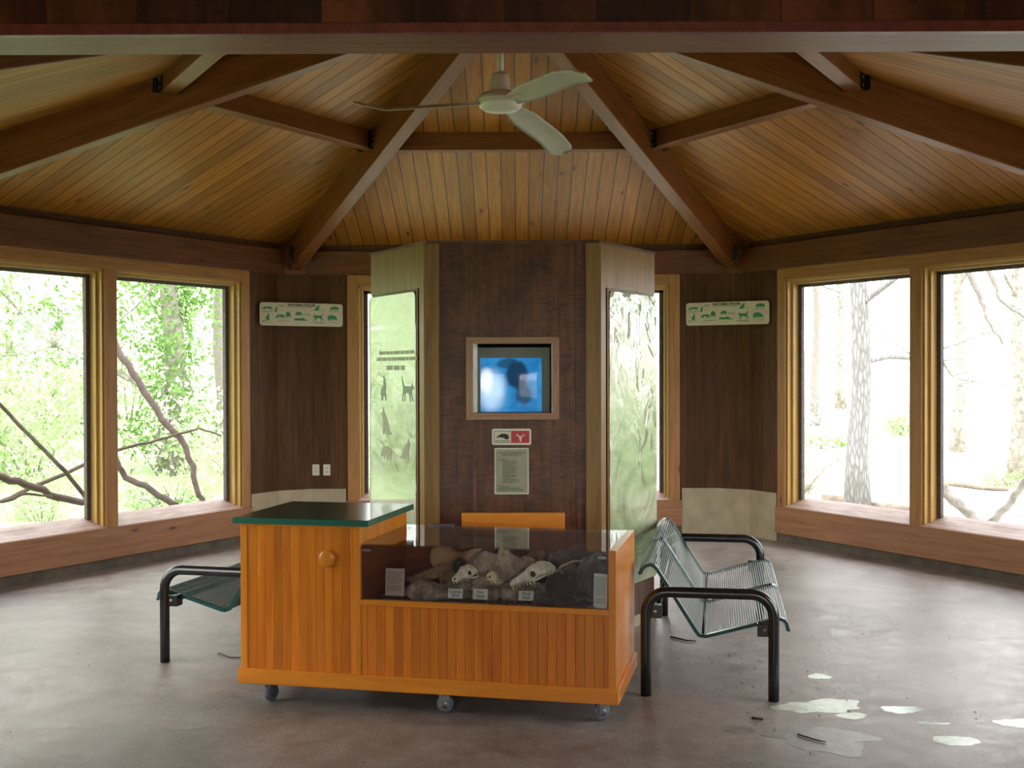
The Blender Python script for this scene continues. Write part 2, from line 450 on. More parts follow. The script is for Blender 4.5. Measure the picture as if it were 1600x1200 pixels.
def ridged_bark():
    m, nt, b = newmat('ridged_bark'); L = nt.links; tc = N(nt, 'ShaderNodeTexCoord')
    mp = N(nt, 'ShaderNodeMapping'); L.new(tc.outputs['Object'], mp.inputs[0]); mp.inputs['Scale'].default_value = (24, 24, 4.5)
    vo = N(nt, 'ShaderNodeTexVoronoi'); vo.feature = 'DISTANCE_TO_EDGE'; vo.inputs['Scale'].default_value = 1
    wn = N(nt, 'ShaderNodeTexNoise'); wn.inputs['Scale'].default_value = .7; L.new(mp.outputs[0], wn.inputs['Vector'])
    L.new(mix(nt, .35, mp.outputs[0], wn.outputs['Color'], 'ADD'), vo.inputs['Vector'])
    L.new(ramp(nt, vo.outputs['Distance'], [(.0, (.15, .145, .135)), (.35, (.32, .315, .30)), (1, (.42, .415, .40))]), b.inputs['Base Color'])
    b.inputs['Roughness'].default_value = .9; bump(nt, b, vo.outputs['Distance'], .8, .03)
    return m
M_ridge = ridged_bark()
def ground_mat():
    m, nt, b = newmat('forest_floor'); L = nt.links; P = N(nt, 'ShaderNodeTexCoord').outputs['Object']
    sep = N(nt, 'ShaderNodeSeparateXYZ'); L.new(P, sep.inputs[0])
    f = noise(nt, P, .5, 6, .62, .4); g = noise(nt, P, 5, 5, .7)
    soil = ramp(nt, g, [(.3, (.36, .33, .27)), (.7, (.58, .55, .49))])
    grass = ramp(nt, g, [(.3, (.20, .30, .10)), (.7, (.42, .52, .28))])
    side = smooth(nt, sep.outputs[0], 1., -4.)
    thr = math_(nt, 'ADD', f, math_(nt, 'MULTIPLY', side, .2))
    L.new(mix(nt, smooth(nt, thr, .52, .62), soil, grass), b.inputs['Base Color']); b.inputs['Roughness'].default_value = .95
    bump(nt, b, g, .6, .05)
    return m
M_ground = ground_mat()
M_moss = plain('moss', (.14, .24, .05), .9, vary=.4, vscale=5, bumpy=.8)
M_log = plain('log_bark', (.20, .16, .12), .9, vary=.4, vscale=8, bumpy=.8)
M_gravel = plain('gravel_brown', (.16, .10, .065), .6, vary=.6, vscale=90)
M_peb = [plain('pebble_' + n, c, .45, vary=.2, vscale=40) for n, c in (('grey', (.30, .28, .24)), ('tan', (.36, .26, .15)), ('pale', (.5, .46, .38)), ('brown', (.20, .11, .06)))]
M_roof = plain('roof_deck', (.12, .09, .07), .9)

# ------------------------------------------------------------------ the hexagonal room
C = Vector((0, CY, 0))
V = [Vector((SIDE * math.cos(a), CY + SIDE * math.sin(a), 0)) for a in [i * PI / 3 for i in range(6)]]
# V0 right, V1 back right, V2 back left, V3 left, V4 front left, V5 front right
WALLS = {'back': (V[2], V[1]), 'left': (V[2], V[3]), 'right': (V[1], V[0]), 'front_left': (V[4], V[3]), 'front_right': (V[5], V[0])}
def wframe(A, B):
    u = (B - A).normalized(); mid = (A + B) / 2; n = (C - mid).normalized()
    return frame(A, u, n)
TH = .16          # wall thickness, outside the inner face
CEIL0 = 2.93      # ceiling height on the wall plane
SL = (APEX + .345 - (HEAD + .345)) / APO

# floor
fl = MB()
hexo = [(v - C) * 1.04 + C for v in V]
outl = [(hexo[i].x, hexo[i].y) for i in (0, 1, 2, 3, 4)] + [(-2.75, CY - APO - .1), (-2.75, -1.6), (2.75, -1.6), (2.75, CY - APO - .1)] + [(hexo[5].x, hexo[5].y)]
fl.prism(outl, -.35, 0)
struct(fl.build('floor', M_floor, origin=False))

# ceiling: six boarded facets with eaves
ce = MB(); EO = .85
for i in range(6):
    A, B = V[i], V[(i + 1) % 6]
    e_ = 0 if i == 4 else EO
    k = (APO + e_) / APO
    A2, B2 = C + (A - C) * k, C + (B - C) * k
    zo = CEIL0 - SL * e_; za = CEIL0 + SL * APO
    hw = SIDE * k / 2; sl = math.hypot(APO + e_, SL * (APO + e_))
    off = random.random()
    for dz, rev in ((0, False), (.12, True)):
        pts = [(A2.x, A2.y, zo + dz), (B2.x, B2.y, zo + dz), (C.x, C.y, za + dz)]
        uv = [(0, off - hw), (0, off + hw), (sl, off)]
        if rev: pts = pts[::-1]; uv = uv[::-1]
        ce.poly(pts, None, uv)
struct(ce.build('ceiling', M_ceil, origin=False, recalc=False))

TW0, TW1 = .622, .725      # casing outer and inner edge
WMID = 2.297
WE1 = 2 * WMID - TW1; WE0 = 2 * WMID - TW0
ZB, ZT = .345, 2.52
wn = 0
for side, (A, B) in WALLS.items():
    M = wframe(A, B)
    if side == 'back': t0, t0o, t1, t1o, mid = SIDE / 2 - 1.575, SIDE / 2 - 1.68, SIDE / 2 + 1.575, SIDE / 2 + 1.68, SIDE / 2
    else: t0, t0o, t1, t1o, mid = TW1, TW0, WE1, WE0, WMID
    w = MB()
    w.box(-.09, t0, -TH, 0, -.3, 2.93, M, 'z'); w.box(t1, SIDE + .09, -TH, 0, -.3, 2.93, M, 'z')
    w.box(t0, t1, -TH, 0, -.3, ZB - .02, M); w.box(t0, t1, -TH, 0, ZT, 2.93, M)
    struct(w.build('wall_' + side, M_wall, origin=False))
    h = MB(); h.box(.02, SIDE - .02, 0, .06, HEAD, 2.865, M)
    wn += 1
    struct(h.build('trim_%d' % wn, M_head, origin=False, bevel=.004))
    # window: casing, jambs, stops, mullion, sill, apron, panes
    r = sroot('window_%d' % wn, M @ Vector((mid, 0, ZB)))
    Li = Matrix.Translation(-(M @ Vector((mid, 0, ZB)))) @ M
    c = MB()
    c.box(t0o, t0, 0, .022, ZB, HEAD, Li, 'z'); c.box(t1, t1o, 0, .022, ZB, HEAD, Li, 'z'); c.box(t0, t1, 0, .021, ZT, HEAD, Li)
    c.build('casing', M_cas, r, bevel=.003)
    mw = .062
    mu = MB(); mu.box(mid - mw, mid + mw, -.11, .021, ZB - .02, ZT, Li, 'z'); mu.build('mullion', M_cas, r, bevel=.003)
    for a, b_ in ((t0, mid - mw), (mid + mw, t1)):
        j = MB()
        j.box(a, a + .02, -.15, 0, ZB, ZT, Li, 'z'); j.box(b_ - .02, b_, -.15, 0, ZB, ZT, Li, 'z'); j.box(a, b_, -.15, 0, ZT - .02, ZT, Li)
        j.box(a + .02, a + .045, -.12, -.045, ZB, ZT - .02, Li, 'z'); j.box(b_ - .045, b_ - .02, -.12, -.045, ZB, ZT - .02, Li, 'z')
        j.box(a + .045, b_ - .045, -.12, -.045, ZT - .045, ZT - .02, Li)
        j.build('jamb', M_jamb, r, bevel=.002)
        s = MB()
        s.box(a + .045, a + .085, -.152, -.115, ZB + .05, ZT - .045, Li, 'z'); s.box(b_ - .085, b_ - .045, -.152, -.115, ZB + .05, ZT - .045, Li, 'z')
        s.box(a + .045, b_ - .045, -.152, -.115, ZT - .075, ZT - .045, Li)
        s.build('outer_stop', M_outer, r)
        g = MB(); g.box(a + .03, b_ - .03, -.136, -.131, ZB + .05, ZT - .03, Li); g.build('pane', M_glass, r)
        q = MB(); q.prism([(.018, ZB - .02), (.018, ZB + .004), (-.175, ZB + .09), (-.175, ZB + .05)], a, b_, Li, axis='x'); 
        q.uv = [[(p[1] if False else p[0], p[1]) for p in u] for u in q.uv]
        # grain along the sill
        q.uv[2:] = [[(p[1], p[0]) for p in u] for u in q.uv[2:]]
        q.build('sill', M_sill, r, bevel=.002)
    ap = MB(); ap.box(t0o - .02, t1o + .02, 0, .034, .085, ZB, Li); ap.build('apron', M_apron, r, bevel=.003)
    cu = MB(); cu.box(t0o - .02, t1o + .02, 0, .012, 0, .085, M)
    struct(cu.build('trim_%d' % (wn + 10), M_curb, origin=False))
    # cream baseboard on the blind ends
    if side in ('back', 'left', 'right'):
        bb = MB(); bb.box(.2, t0o - .02, 0, .014, 0, .465, M)
        if side == 'back': bb.box(t1o + .02, SIDE - .2, 0, .014, 0, .465, M)
        struct(bb.build('baseboard_' + side, M_base, origin=False))
# chamfer boards in the two back corners
CH = {}
for nm, Vc, Aw, Bw in (('back_left', V[2], 'left', 'back'), ('back_right', V[1], 'right', 'back')):
    p = Vc + (WALLS[Aw][1] - WALLS[Aw][0]).normalized() * .2
    q = Vc + ((V[1] - V[2]).normalized() * (.2 if nm == 'back_left' else -.2))
    if nm == 'back_right': p, q = q, p
    mid = (p + q) / 2; n = (C - mid).normalized(); u = (q - p).normalized(); M = frame(p, u, n); W = (q - p).length
    CH[nm] = (mid, u, n)
    w = MB(); w.box(-.01, W + .01, -.012, .006, 0, 2.93, M, 'z'); struct(w.build('wall_' + nm, M_wall, origin=False))
    b_ = MB(); b_.box(-.01, W + .01, .006, .018, 0, .465, M); struct(b_.build('baseboard_' + nm, M_base, origin=False))
    h = MB(); h.box(-.02, W + .02, -.01, .03, HEAD, 2.865, M); struct(h.build('trim_%d' % (21 if nm == 'back_left' else 22), M_head, origin=False))

# ------------------------------------------------------------------ roof timbers
def beam_on(P0, P1, w, h, name, mat, label, group, cat='beam'):
    """sloping beam; P0, P1 centre of the underside; vertical sides"""
    P0, P1 = Vector(P0), Vector(P1); d = P1 - P0; du = Vector((d.x, d.y, 0)).normalized(); L = d.length
    side = du.cross(Vector((0, 0, 1)))
    mb = MB(); b = 0
    for P in (P0, P1):
        for s in (-1, 1):
            for z in (0, h): mb.v.append(tuple(P + side * s * w / 2 + Vector((0, 0, z))))
    o = random.random() * 5
    def F(i, uv): mb.face(i, [(a + o, c + o) for a, c in uv])
    F((0, 1, 3, 2), [(0, 0), (0, h), (w, h), (w, 0)]); F((4, 6, 7, 5), [(0, 0), (w, 0), (w, h), (0, h)])
    F((0, 4, 5, 1), [(0, 0), (L, 0), (L, h), (0, h)]); F((2, 3, 7, 6), [(0, 0), (0, h), (L, h), (L, 0)])
    F((0, 2, 6, 4), [(0, 0), (0, w), (L, w), (L, 0)]); F((1, 5, 7, 3), [(0, 0), (L, 0), (L, w), (0, w)])
    ob = mb.build(name, mat, bevel=.006)
    return tag(ob, label, cat, group), du, side
def bracket(parent, M):
    """black iron hanger plate with bolts, local x along the beam, y out of its face"""
    Mi = Matrix.Translation(-parent.location) @ M
    m = MB(); m.box(-.05, .05, 0, .008, -.085, .085, Mi); m.box(-.05, -.042, 0, .05, -.085, .085, Mi)
    o = m.build('bracket', M_iron, parent, bevel=.002)
    for x in (-.018, .025):
        for z in (-.045, .045):
            b = MB(); b.lathe([(.001, 0), (.013, 0), (.013, .007), (.006, .011), (.001, .011)], 8, Mi @ T(x, .008, z) @ RX(-PI / 2)); b.build('bolt', M_bolt, o)
dirs = ['on the right, running to the right side corner', 'descending to the back right corner', 'descending to the back left corner', 'on the left, running to the left side corner',
        'over the entrance side at the left', 'over the entrance side at the right']
HIP = []
for i in range(6):
    out = (V[i] - C).normalized()
    P0 = V[i] - out * .06; P0.z = HEAD + (APEX - HEAD) * .06 / SIDE
    P1 = C + out * .10; P1.z = APEX
    o, du, side = beam_on(P0, P1, .13, .345, 'hip_beam', M_beam, 'long brown hip beam ' + dirs[i], 'hip beams under the roof')
    HIP.append(o)
    for s in (-1, 1):
        c = P0 + du * .17 + side * s * .066 + Vector((0, 0, .16))
        M = frame(c, -du, side * s)
        bracket(o, M)
TP = .48
for i in range(6):
    a, b_ = V[i], V[(i + 1) % 6]
    if i == 4: pass
    Pa = a.lerp(C, TP); Pb = b_.lerp(C, TP); z = HEAD + (APEX - HEAD) * TP
    u = (Pb - Pa).normalized(); Pa = Pa + u * .078; Pb = Pb - u * .078; Pa.z = Pb.z = z + .175
    lab = ['short brown purlin on the right roof slope', 'short brown purlin straight across the back slope', 'short brown purlin on the left roof slope', 'short purlin of the near left slope, pale underside',
           'short purlin that carries the ceiling fan', 'short purlin of the near right slope, pale underside'][i]
    o, du, side = beam_on(Pa, Pb, .12, .165, 'purlin', M_beam, lab, 'purlins between the hip beams')
    for P, sgn in ((Pa, 1), (Pb, -1)):
        for s in (-1, 1):
            c = P + du * sgn * .05 + side * s * .061 + Vector((0, 0, .07))
            Mi = Matrix.Translation(-o.location) @ frame(c, -du * sgn, side * s)
            m = MB(); m.box(-.045, .05, 0, .007, -.075, .075, Mi); m.box(.043, .05, 0, .045, -.075, .075, Mi); br = m.build('bracket', M_iron, o)
            for z_ in (-.045, .01, .05):
                b2 = MB(); b2.lathe([(.001, 0), (.009, 0), (.009, .006), (.001, .008)], 8, Mi @ T(0, .007, z_) @ RX(-PI / 2)); b2.build('bolt', M_bolt, br)

# entrance: lintel and an unseen porch round the camera, shaped for the light
FY = CY - APO
l = MB(); l.box(-2.62, 2.62, 3.72, 3.97, 2.725, 2.97); 
struct(l.build('trim_31', M_lund, bevel=.004, origin=False))
l = MB(); l.box(-2.62, 2.62, 3.685, 3.72, 2.712, 2.748); struct(l.build('trim_32', M_red, bevel=.003, origin=False))
l = MB(); l.box(-2.75, 2.75, 3.70, 3.80, 2.97, 3.9); l.box(-2.75, 2.75, 3.70, 3.72, 2.748, 3.9, None, 'z'); struct(l.build('wall_front', M_lintel, origin=False))
l = MB(); l.box(-2.85, 2.85, -1.9, 3.72, 3.55, 3.67); struct(l.build('ceiling_porch', M_roof, origin=False))
for s, nm in ((-1, 'porch_left'), (1, 'porch_right')):
    l = MB(); x0, x1 = sorted((s * 2.62, s * 2.75))
    l.box(x0, x1, -1.6, FY + .06, 0, 3.55, None, 'z')
    struct(l.build('wall_' + nm, M_wall, origin=False))
l = MB(); PW = [(-2.1, -.5), (.5, 2.1)]; pz0, pz1 = .5, 2.3  # unseen rear wall added to dim the porch, openings sized for counter light
l.box(-2.62, PW[0][0], -1.72, -1.6, 0, 3.55, None, 'z'); l.box(PW[0][1], PW[1][0], -1.72, -1.6, 0, 3.55, None, 'z'); l.box(PW[1][1], 2.62, -1.72, -1.6, 0, 3.55, None, 'z')
for a, b_ in PW: l.box(a, b_, -1.72, -1.6, 0, pz0); l.box(a, b_, -1.72, -1.6, pz1, 3.55)
struct(l.build('wall_porch_rear_added', M_wall, origin=False))

# ------------------------------------------------------------------ wolf figures for signs (outlines, unit length, facing left)
def mirror(o): return [(1 - x, y) for x, y in o]
WOLF = {
 'stand': [(.02, .52), (.10, .60), (.16, .70), (.19, .62), (.30, .58), (.62, .58), (.76, .60), (.86, .80), (.93, .95), (.90, .72), (.82, .52), (.84, .34), (.90, .22), (.92, .02), (.87, .02), (.84, .20), (.74, .32), (.72, .20), (.76, .02), (.71, .02), (.67, .22), (.64, .34), (.40, .32), (.34, .20), (.30, .02), (.25, .02), (.29, .22), (.27, .34), (.22, .20), (.10, .04), (.06, .06), (.18, .26), (.18, .40), (.12, .48), (.05, .47)],
 'walk': [(.0, .18), (.08, .32), (.14, .46), (.24, .56), (.34, .62), (.60, .66), (.80, .62), (.90, .52), (1.0, .30), (.97, .24), (.88, .40), (.86, .26), (.92, .04), (.87, .02), (.80, .24), (.68, .34), (.66, .16), (.70, .02), (.64, .02), (.60, .20), (.56, .36), (.36, .34), (.30, .16), (.28, .02), (.23, .02), (.24, .22), (.20, .32), (.12, .20), (.06, .08)],
 'sit': [(.18, .78), (.30, .84), (.34, .98), (.42, .90), (.50, .76), (.66, .58), (.80, .36), (.84, .16), (1.0, .10), (.98, .02), (.50, .02), (.52, .10), (.44, .24), (.42, .02), (.32, .02), (.34, .30), (.32, .52), (.32, .66), (.22, .70)],
 'lie': [(.0, .02), (.04, .14), (.22, .20), (.26, .36), (.36, .42), (.46, .34), (.66, .30), (.80, .34), (.92, .30), (1.0, .18), (.96, .04)],
 'hunch': [(.02, .30), (.06, .50), (.18, .68), (.40, .80), (.62, .82), (.84, .72), (.97, .56), (.98, .34), (.92, .16), (.90, .0), (.84, .0), (.80, .22), (.66, .26), (.64, .02), (.58, .02), (.54, .24), (.40, .26), (.34, .04), (.28, .04), (.28, .24), (.14, .20), (.08, .08), (.04, .10)],
 'tail': [(.30, .02), (.20, .20), (.20, .42), (.34, .54), (.44, .62), (.48, .80), (.40, .98), (.54, .92), (.64, .74), (.68, .50), (.66, .30), (.74, .02), (.66, .02), (.56, .18), (.40, .18), (.38, .02)],
}
def silhouette(kind, x, z, w, h, mat, parent, M, flip=False, name='wolf_figure'):
    o = WOLF[kind]; o = mirror(o) if flip else o
    out = [(x + p[0] * w, z + p[1] * h) for p in o]
    mb = MB(); mb.prism(out, 0, .0012, M, axis='y')
    ob = mb.build(name, mat, parent)
    bm = bmesh.new(); bm.from_mesh(ob.data); bmesh.ops.triangulate(bm, faces=bm.faces, ngon_method='EAR_CLIP'); bm.to_mesh(ob.data); bm.free()
    return ob
def text(body, size, mat, parent, M, name='lettering', ext=.0006, align='CENTER', sx=1.0, bold=0):
    cu = bpy.data.curves.new(name, 'FONT'); cu.body = body; cu.size = size; cu.extrude = ext; cu.align_x = align; cu.align_y = 'CENTER'; cu.resolution_u = 3
    cu.offset = bold; cu.space_line = 1.0
    to = bpy.data.objects.new(name, cu); COL.objects.link(to)
    dg = bpy.context.evaluated_depsgraph_get()
    me = bpy.data.meshes.new_from_object(to.evaluated_get(dg)); bpy.data.objects.remove(to); bpy.data.curves.remove(cu)
    me.materials.clear(); me.materials.append(mat)
    me.transform(M @ Matrix.Diagonal((sx, 1, 1, 1)) @ RX(PI / 2)); me.name = name
    o = bpy.data.objects.new(name, me); COL.objects.link(o); o.parent = parent
    return o
def bars(lines, mat, parent, M, name='printed_lines', th=.0008):
    """greeked lines of print too small to read: (x0, x1, z, height)"""
    m = MB()
    for x0, x1, z, h in lines:
        x = x0
        while x < x1:
            w = min(random.uniform(2, 7) * h * .8, x1 - x); m.box(x, x + w, 0, th, z, z + h, M); x += w + h * .7
    return m.build(name, mat, parent)
def rrect(x0, x1, z0, z1, r, n=5):
    o = []
    for cx, cz, a0 in ((x1 - r, z1 - r, 0), (x0 + r, z1 - r, PI / 2), (x0 + r, z0 + r, PI), (x1 - r, z0 + r, 1.5 * PI)):
        for k in range(n + 1):
            a = a0 + k * PI / 2 / n; o.append((cx + r * math.cos(a), cz + r * math.sin(a)))
    return o

# local sign frame: x to the right when read, -y... printed face looks along -Y of the frame
def wolf_sign(nm, label):
    mid, u, n = CH[nm]
    right = Vector((-n.y, n.x, 0)) * -1       # reader faces -n; his right
    right = Vector((0, 0, 1)).cross(n) * 1.0
    if right.x < 0: right = -right
    loc = mid + n * .168; loc.z = 2.105
    if nm == 'back_left': loc = loc + right * .02
    r = thing('information_sign', label, 'sign', loc, 0)
    r.rotation_euler = (0, 0, math.atan2(right.y, right.x))
    W, H = .43, .228
    m = MB(); m.prism(rrect(-W, W, 0, H, .028), -.004, .008, None, axis='y'); m.build('sign_board', M_cream, r)
    # two battens reach the walls behind
    for bx in (-.40, .36):
        b = MB(); b.box(bx, bx + .04, .008, .02, .03, .20); b.build('batten', M_wall, r)
    F = T(0, -.0052, 0)
    for k, x, z, w, h, fl in (('walk', -.415, .150, .12, .055, 0), ('sit', -.285, .135, .045, .06, 1), ('tail', -.385, .045, .075, .085, 0), ('walk', -.28, .065, .11, .07, 0), ('hunch', -.17, .075, .055, .08, 1),
                              ('hunch', -.07, .10, .07, .05, 0), ('lie', -.085, .052, .145, .075, 1), ('sit', .12, .155, .085, .06, 1), ('stand', .11, .05, .12, .10, 0), ('hunch', .29, .16, .10, .052, 0), ('hunch', .265, .055, .105, .075, 1)):
        silhouette(k, x, z, w, h, M_sg, r, F, bool(fl))
    text('WATCHING WOLVES', .030, M_ink, r, T(-.005, -.0052, .206), bold=.0014)
    bars([(-.15, .11, .184, .005), (-.41, -.30, .135, .005), (-.235, -.17, .20, .005), (-.235, -.19, .19, .005), (-.24, -.12, .045, .005), (.01, .08, .12, .005), (.01, .09, .108, .005),
          (.10, .24, .038, .005), (.13, .22, .028, .005), (.17, .23, .165, .005), (.28, .38, .148, .005), (-.41, -.36, .045, .005), (-.41, -.37, .034, .005), (.31, .37, .04, .005)], M_inkg, r, T(0, -.0052, 0))
    for x in (-.40, .40):
        s = MB(); s.lathe([(.001, 0), (.005, 0), (.005, .002), (.001, .003)], 8, T(x, -.004, .118) @ RX(PI / 2)); s.build('screw', M_bolt, r)
wolf_sign('back_left', 'long cream sign with green wolf figures in the left back corner, above two outlets')
wolf_sign('back_right', 'long cream sign titled WATCHING WOLVES in the right back corner')
for x, lb in ((-2.006, 'left one of two white wall outlets under the left wolf sign'), (-1.895, 'right one of two white wall outlets, beside the narrow window')):
    yb = V[2].y
    r = thing('wall_outlet', lb, 'outlet', (x, yb, .60), 0, 'pair of wall outlets')
    m = MB(); m.prism(rrect(-.035, .035, 0, .112, .006), -.007, 0, None, axis='y'); m.build('cover_plate', M_white, r)
    for z in (.036, .076):
        m = MB(); m.prism(rrect(-.014, .014, z - .013, z + .013, .008), -.0095, -.007, None, axis='y'); so = m.build('socket', M_card, r)
        m = MB(); m.box(-.006, -.004, -.0102, -.0095, z - .005, z + .005); m.box(.004, .006, -.0102, -.0095, z - .005, z + .005); m.build('slot', M_ink, so)

# ------------------------------------------------------------------ ceiling fan
fz = 2.975; FX, FYY = -.045, CY - (1 - TP) * APO
fan = thing('ceiling_fan', 'cream three-bladed ceiling fan hanging under the roof timbers', 'fan', (FX, FYY, fz))
topz = HEAD + (APEX - HEAD) * TP + .175 - fz
m = MB(); m.tube([(0, 0, .10), (0, 0, topz)], .017, 14); m.build('downrod', M_fanm, fan)
m = MB(); m.lathe([(.001, topz - .06), (.028, topz - .06), (.06, topz - .01), (.062, topz), (.001, topz)], 24); m.build('canopy', M_fanm, fan)
m = MB(); m.lathe([(.001, .085), (.050, .085), (.052, .095), (.046, .16), (.040, .175), (.001, .175)], 24); m.build('rod_collar', M_fanm, fan)
m = MB(); m.lathe([(.001, .085), (.062, .085), (.095, .072), (.118, .052), (.122, .04), (.122, .03), (.001, .03)], 36); m.build('motor_housing', M_fanm, fan)
m = MB(); m.lathe([(.001, -.018), (.05, -.016), (.085, -.008), (.106, .006), (.111, .022), (.108, .03), (.001, .03)], 36); m.build('hub_cap', M_white, fan)
def blade(az, drop, tilt=0):
    rows = []
    n = 22
    for i in range(n + 1):
        s = (i / n) ** .75; x = .10 + s * .64
        wv = .040 + .032 * min(1, s * 4)
        if s > .90: wv *= math.sqrt(max(0.02, 1 - ((s - .90) / .101) ** 2.5))
        pitch = -math.radians(17 - 4 * s)
        zc = .032 + .012 * s - max(0, s - .74) * drop - tilt * s
        cs, sn = math.cos(pitch), math.sin(pitch)
        row = []
        K = 8
        for k in range(K + 1):
            q = k / K * 2 - 1; yy = q * wv; cz = -.010 * q * q
            row.append((x, yy * cs, zc + yy * sn + cz))
        for k in range(K, -1, -1):
            q = k / K * 2 - 1; yy = q * wv; cz = -.010 * q * q
            row.append((x, yy * cs, zc + yy * sn + cz + .0035))
        rows.append(row)
    m = MB(); m.grid(rows, closed=True, M=RZ(az)); return m.build('blade', M_fan, fan)
for az, d, tl in ((math.radians(181), -.18, .055), (math.radians(62), .12, .115), (math.radians(-58), .10, .0)):
    bl = blade(az, d, tl)
    m = MB(); m.box(.08, .20, -.022, .022, .028, .034, RZ(az) @ RX(math.radians(-15))); m.build('blade_arm', M_fanm, bl)

# ------------------------------------------------------------------ kiosk in the middle of the room
KS = 1.036; KH = 2.425; KD = .849; KF = CY - KD; KO = .942
KV = [Vector(p) for p in ((KO, -.115, 0), (.518, .619, 0), (-.518, .619, 0), (-KO, -.115, 0), (-.518, -KD, 0), (.518, -KD, 0))]
k = thing('display_kiosk', 'tall six-sided dark wood kiosk with television and side display panels', 'kiosk', (.008, CY, 0))
HX0, HX1, HZ0, HZ1 = -.240, .240, 1.398, 1.817
Ff = frame(KV[4], Vector((1, 0, 0)), Vector((0, -1, 0)))      # front face: t 0..KS, n toward the camera
m = MB(); c0 = KS / 2
m.box(0, c0 + HX0, -.03, 0, 0, KH, Ff, 'z'); m.box(c0 + HX1, KS, -.03, 0, 0, KH, Ff, 'z')
m.box(c0 + HX0, c0 + HX1, -.03, 0, 0, HZ0, Ff, 'z'); m.box(c0 + HX0, c0 + HX1, -.03, 0, HZ1, KH, Ff, 'z')
m.build('front_panel', M_kiosk, k)
m = MB()
x0, x1 = c0 + HX0, c0 + HX1
for bx in ((x0 - .02, x0, -.55, -.03, HZ0 - .02, HZ1 + .02), (x1, x1 + .02, -.55, -.03, HZ0 - .02, HZ1 + .02), (x0 - .02, x1 + .02, -.55, -.03, HZ0 - .03, HZ0), (x0 - .02, x1 + .02, -.55, -.03, HZ1, HZ1 + .03), (x0 - .02, x1 + .02, -.57, -.55, HZ0, HZ1)):
    m.box(*bx, Ff)
m.build('niche', M_dark, k)
# mitred frame round the niche
m = MB(); a = .041; y0, y1 = 0, .028
o = [(x0 - a, HZ0 - a), (x1 + a, HZ0 - a), (x1 + a, HZ1 + a), (x0 - a, HZ1 + a)]; i_ = [(x0, HZ0), (x1, HZ0), (x1, HZ1), (x0, HZ1)]
for q in range(4):
    p = (q + 1) % 4; m.prism([o[q], o[p], i_[p], i_[q]], y0, y1, Ff, axis='y', grain='v' if q % 2 else None)
m.build('screen_frame', M_tvf, k, bevel=.003)
m = MB(); m.box(x0, x1, .004, .008, HZ0, HZ1, Ff); m.build('glazing', M_cglass, k)
for s, vi, vj, mat in ((-1, 4, 3, M_dispL), (1, 5, 0, M_dispR)):
    A, B = KV[vi], KV[vj]; u = (B - A).normalized(); mid = (A + B) / 2; n = Vector((u.y, -u.x, 0)) if s > 0 else Vector((-u.y, u.x, 0)); Fs = frame(A, u, n); LS = (B - A).length
    m = MB(); m.box(.0, LS, -.03, 0, .0, KH, Fs, 'z'); m.build('side_panel', M_kiosk, k)
    m = MB(); m.box(.0, .075, 0, .018, 0.07, KH, Fs, 'z'); m.box(-.02, .075, 0, .018, .07, KH, Ff @ (T(0, 0, 0) if s < 0 else T(KS - .055, 0, 0)), 'z')
    m.build('corner_board', M_corner, k, bevel=.003)
    m = MB(); m.box(.075, LS - .004, 0, .008, 2.16, KH, Fs, 'z'); m.build('top_panel', M_corner, k)
    m = MB(); m.prism(rrect(.115, LS - .01, .285, 2.145, .035), 0, .026, Fs, axis='y'); dp = m.build('display_board', mat, k, bevel=.004)
    tag(dp, 'pale glossy display board')
    m = MB(); m.box(.09, .115, 0, .02, .25, 2.16, Fs, 'z'); m.build('edge_strip', M_head, k)
    m = MB(); m.box(.0, LS, 0, .012, .0, .07, Fs); m.build('baseboard', M_base, k)
    if s < 0:
        # reader's right runs from the outer edge to the front corner
        Fr = frame(B + n * .0265, -u, -n) 
        for kd, x, z, w, h, mt, fl in (('tail', .17, 1.46, .17, .17, M_inkf, 0), ('stand', .52, 1.46, .20, .17, M_inkf, 1), ('sit', .17, 1.24, .20, .18, M_inkl, 0), ('hunch', .20, 1.08, .18, .11, M_inkl, 0), ('sit', .50, 1.10, .20, .13, M_inkl, 1), ('walk', .46, .62, .26, .15, M_inkf, 1)):
            f = silhouette(kd, x, z, w, h, mt, dp, Fr @ T(0, -.001, 0), bool(fl))
        bars([(.18, .72, 1.76, .022), (.14, .76, 1.72, .022), (.30, .58, 1.66, .03)], M_inkl, dp, Fr @ T(0, -.001, 0))
for q in (0, 1, 2):
    A, B = KV[q], KV[q + 1]; u = (B - A).normalized(); n = Vector((u.y, -u.x, 0))
    m = MB(); m.box(0, (B - A).length, -.03, 0, 0, KH, frame(A, u, n), 'z'); m.build('back_panel', M_kiosk, k)
m = MB(); m.prism([(v.x * 1.012, v.y * 1.012) for v in KV], KH, KH + .018); m.build('top', M_kiosk, k)
# television inside the niche
tv = thing('television', 'old grey television glowing blue inside the kiosk niche', 'television', (0, KF + .10, HZ0 + .0))
m = MB(); m.box(-.238, -.19, 0, .03, 0, .40); m.box(.186, .238, 0, .03, 0, .40); m.box(-.19, .186, 0, .03, .335, .40); m.box(-.19, .186, 0, .03, 0, .004); m.build('bezel', M_bez, tv, bevel=.004)
m = MB(); m.box(-.23, .23, .03, .36, .0, .39); m.build('cabinet', M_dark, tv, bevel=.01)
rows = []
for i in range(13):
    rr = []
    for j in range(17):
        x = -.19 + j / 16 * .376; z = .004 + i / 12 * .331
        e = 1 - ((j - 8) / 8) ** 2; e2 = 1 - ((i - 6) / 6) ** 2
        rr.append((x, .022 - .028 * math.sqrt(max(0, e * .6 + .4) * max(0, e2 * .6 + .4)), z - .17))
    rows.append(rr)
m = MB(); m.grid(rows); sc = m.build('screen', M_screen, tv, recalc=False); sc.location = (0, 0, .17)
